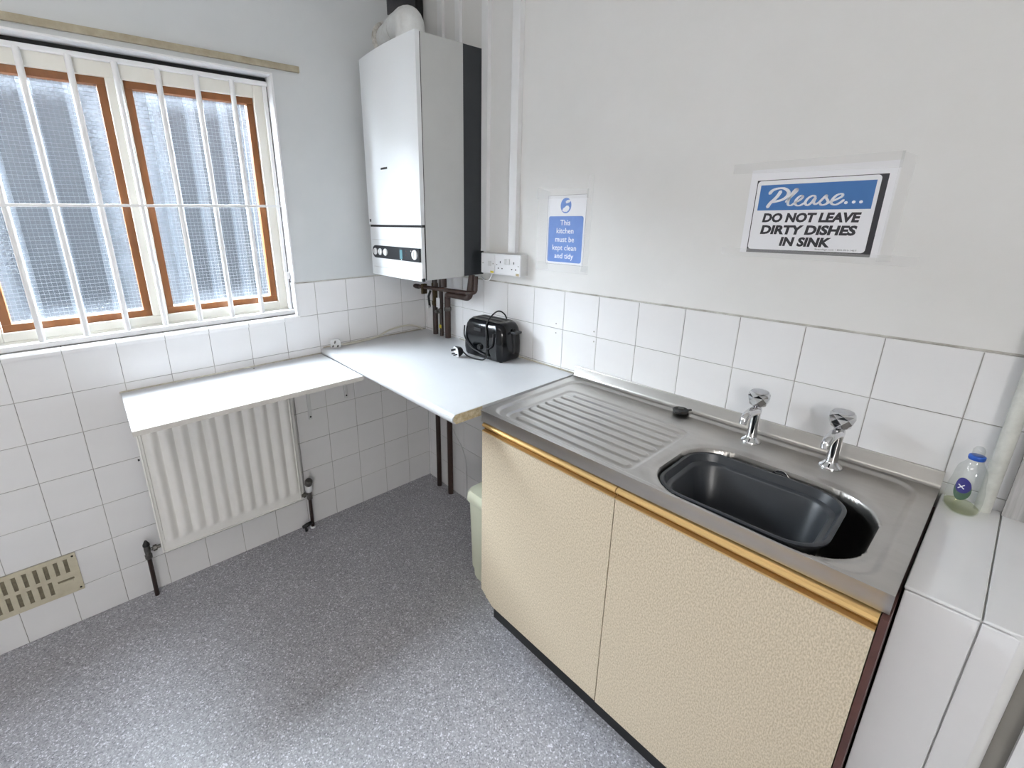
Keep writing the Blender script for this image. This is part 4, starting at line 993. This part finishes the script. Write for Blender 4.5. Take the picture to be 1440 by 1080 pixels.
# lead: from the back over the top, down the front, loops across the face, out to the plug
lead = catmull([tloc(0.062, -0.035, 0.10), tloc(0.058, -0.03, 0.160), tloc(0.040, -0.025, 0.188), tloc(0.010, -0.02, 0.198), tloc(-0.030, -0.02, 0.180), tloc(-0.062, -0.024, 0.150), tloc(-0.072, -0.035, 0.110), tloc(-0.074, -0.038, 0.060), tloc(-0.075, -0.040, 0.022), tloc(-0.084, -0.030, 0.006), tloc(-0.094, -0.005, 0.005), tloc(-0.100, 0.020, 0.006), tloc(-0.104, 0.038, 0.009), tloc(-0.106, 0.050, 0.014), (-0.186, -0.540, WT + 0.027)], 8)
ld = obj('lead', T(lead, 0.0032, 8), M['blackmatt'], to, smooth=True)
loop = catmull([tloc(-0.067, -0.070, 0.120), tloc(-0.073, -0.072, 0.080), tloc(-0.075, -0.055, 0.058), tloc(-0.075, -0.036, 0.050)], 8)
obj('lead_loop', T(loop, 0.003, 8), M['blackmatt'], ld, smooth=True)
loop = catmull([tloc(-0.064, 0.105, 0.130), tloc(-0.073, 0.098, 0.090), tloc(-0.074, 0.075, 0.060), tloc(-0.074, 0.045, 0.040), tloc(-0.073, 0.010, 0.030), tloc(-0.073, -0.030, 0.022)], 8)
obj('lead_loop', T(loop, 0.003, 8), M['blackmatt'], ld, smooth=True)
def uk_plug(parent, pos, ax, mats, facemat):
    ax = Vector(ax).normalized(); side = ax.cross(Vector((0, 0, 1))).normalized(); up_ = side.cross(ax)
    def tr(bm):
        for v_ in bm.verts: v_.co = Vector(pos) + ax * v_.co.x + side * v_.co.y + up_ * v_.co.z
        return bm
    body = loft([[(0.0 + a, y, z) for y, z in rrect(hy, hz, 0.012)] for a, hy, hz in ((-0.030, 0.008, 0.008), (-0.024, 0.016, 0.016), (-0.010, 0.022, 0.0205), (-0.001, 0.024, 0.0215))])
    p = obj('plug', tr(body), mats, parent, smooth=True, angle=40)
    obj('plug_face', tr(loft([[(a, y, z) for y, z in rrect(0.0235, 0.021, 0.010)] for a in (-0.001, 0.002)])), facemat, p)
    for y, z, hy, hz, ln in ((0, 0.0115, 0.002, 0.004, 0.022), (-0.011, -0.009, 0.0032, 0.002, 0.018), (0.011, -0.009, 0.0032, 0.002, 0.018)):
        obj('pin', tr(B(0.002, ln, y - hy, y + hy, z - hz, z + hz)), M['pewter'] if facemat is not M['whiteplastic'] else M['blackmatt'], p)
    return p
uk_plug(to, (-0.212, -0.532, WT + 0.0255), (-0.90, 0.28, -0.10), M['blackmatt'], M['whiteplastic'])

# white lead and plug by the window wall
wl = thing('white_flex', 'white plug and flex lying along the window wall end of the worktop', 'cable', (-0.30, -0.03, WT))
obj('flex', T(catmull([(-0.520, -0.036, WT + 0.014), (-0.49, -0.034, WT + 0.006), (-0.42, -0.030, WT + 0.005), (-0.36, -0.028, WT + 0.006), (-0.30, -0.022, WT + 0.014), (-0.24, -0.014, WT + 0.030), (-0.17, -0.010, WT + 0.038), (-0.10, -0.010, WT + 0.034), (-0.055, -0.016, WT + 0.020), (-0.040, -0.030, WT + 0.005)], 8), 0.0048, 8), M['creamflex'], wl, smooth=True)
uk_plug(wl, (-0.548, -0.050, WT + 0.0225), (-0.55, -0.8, -0.10), M['whiteplastic'], M['offwhiteplastic'])
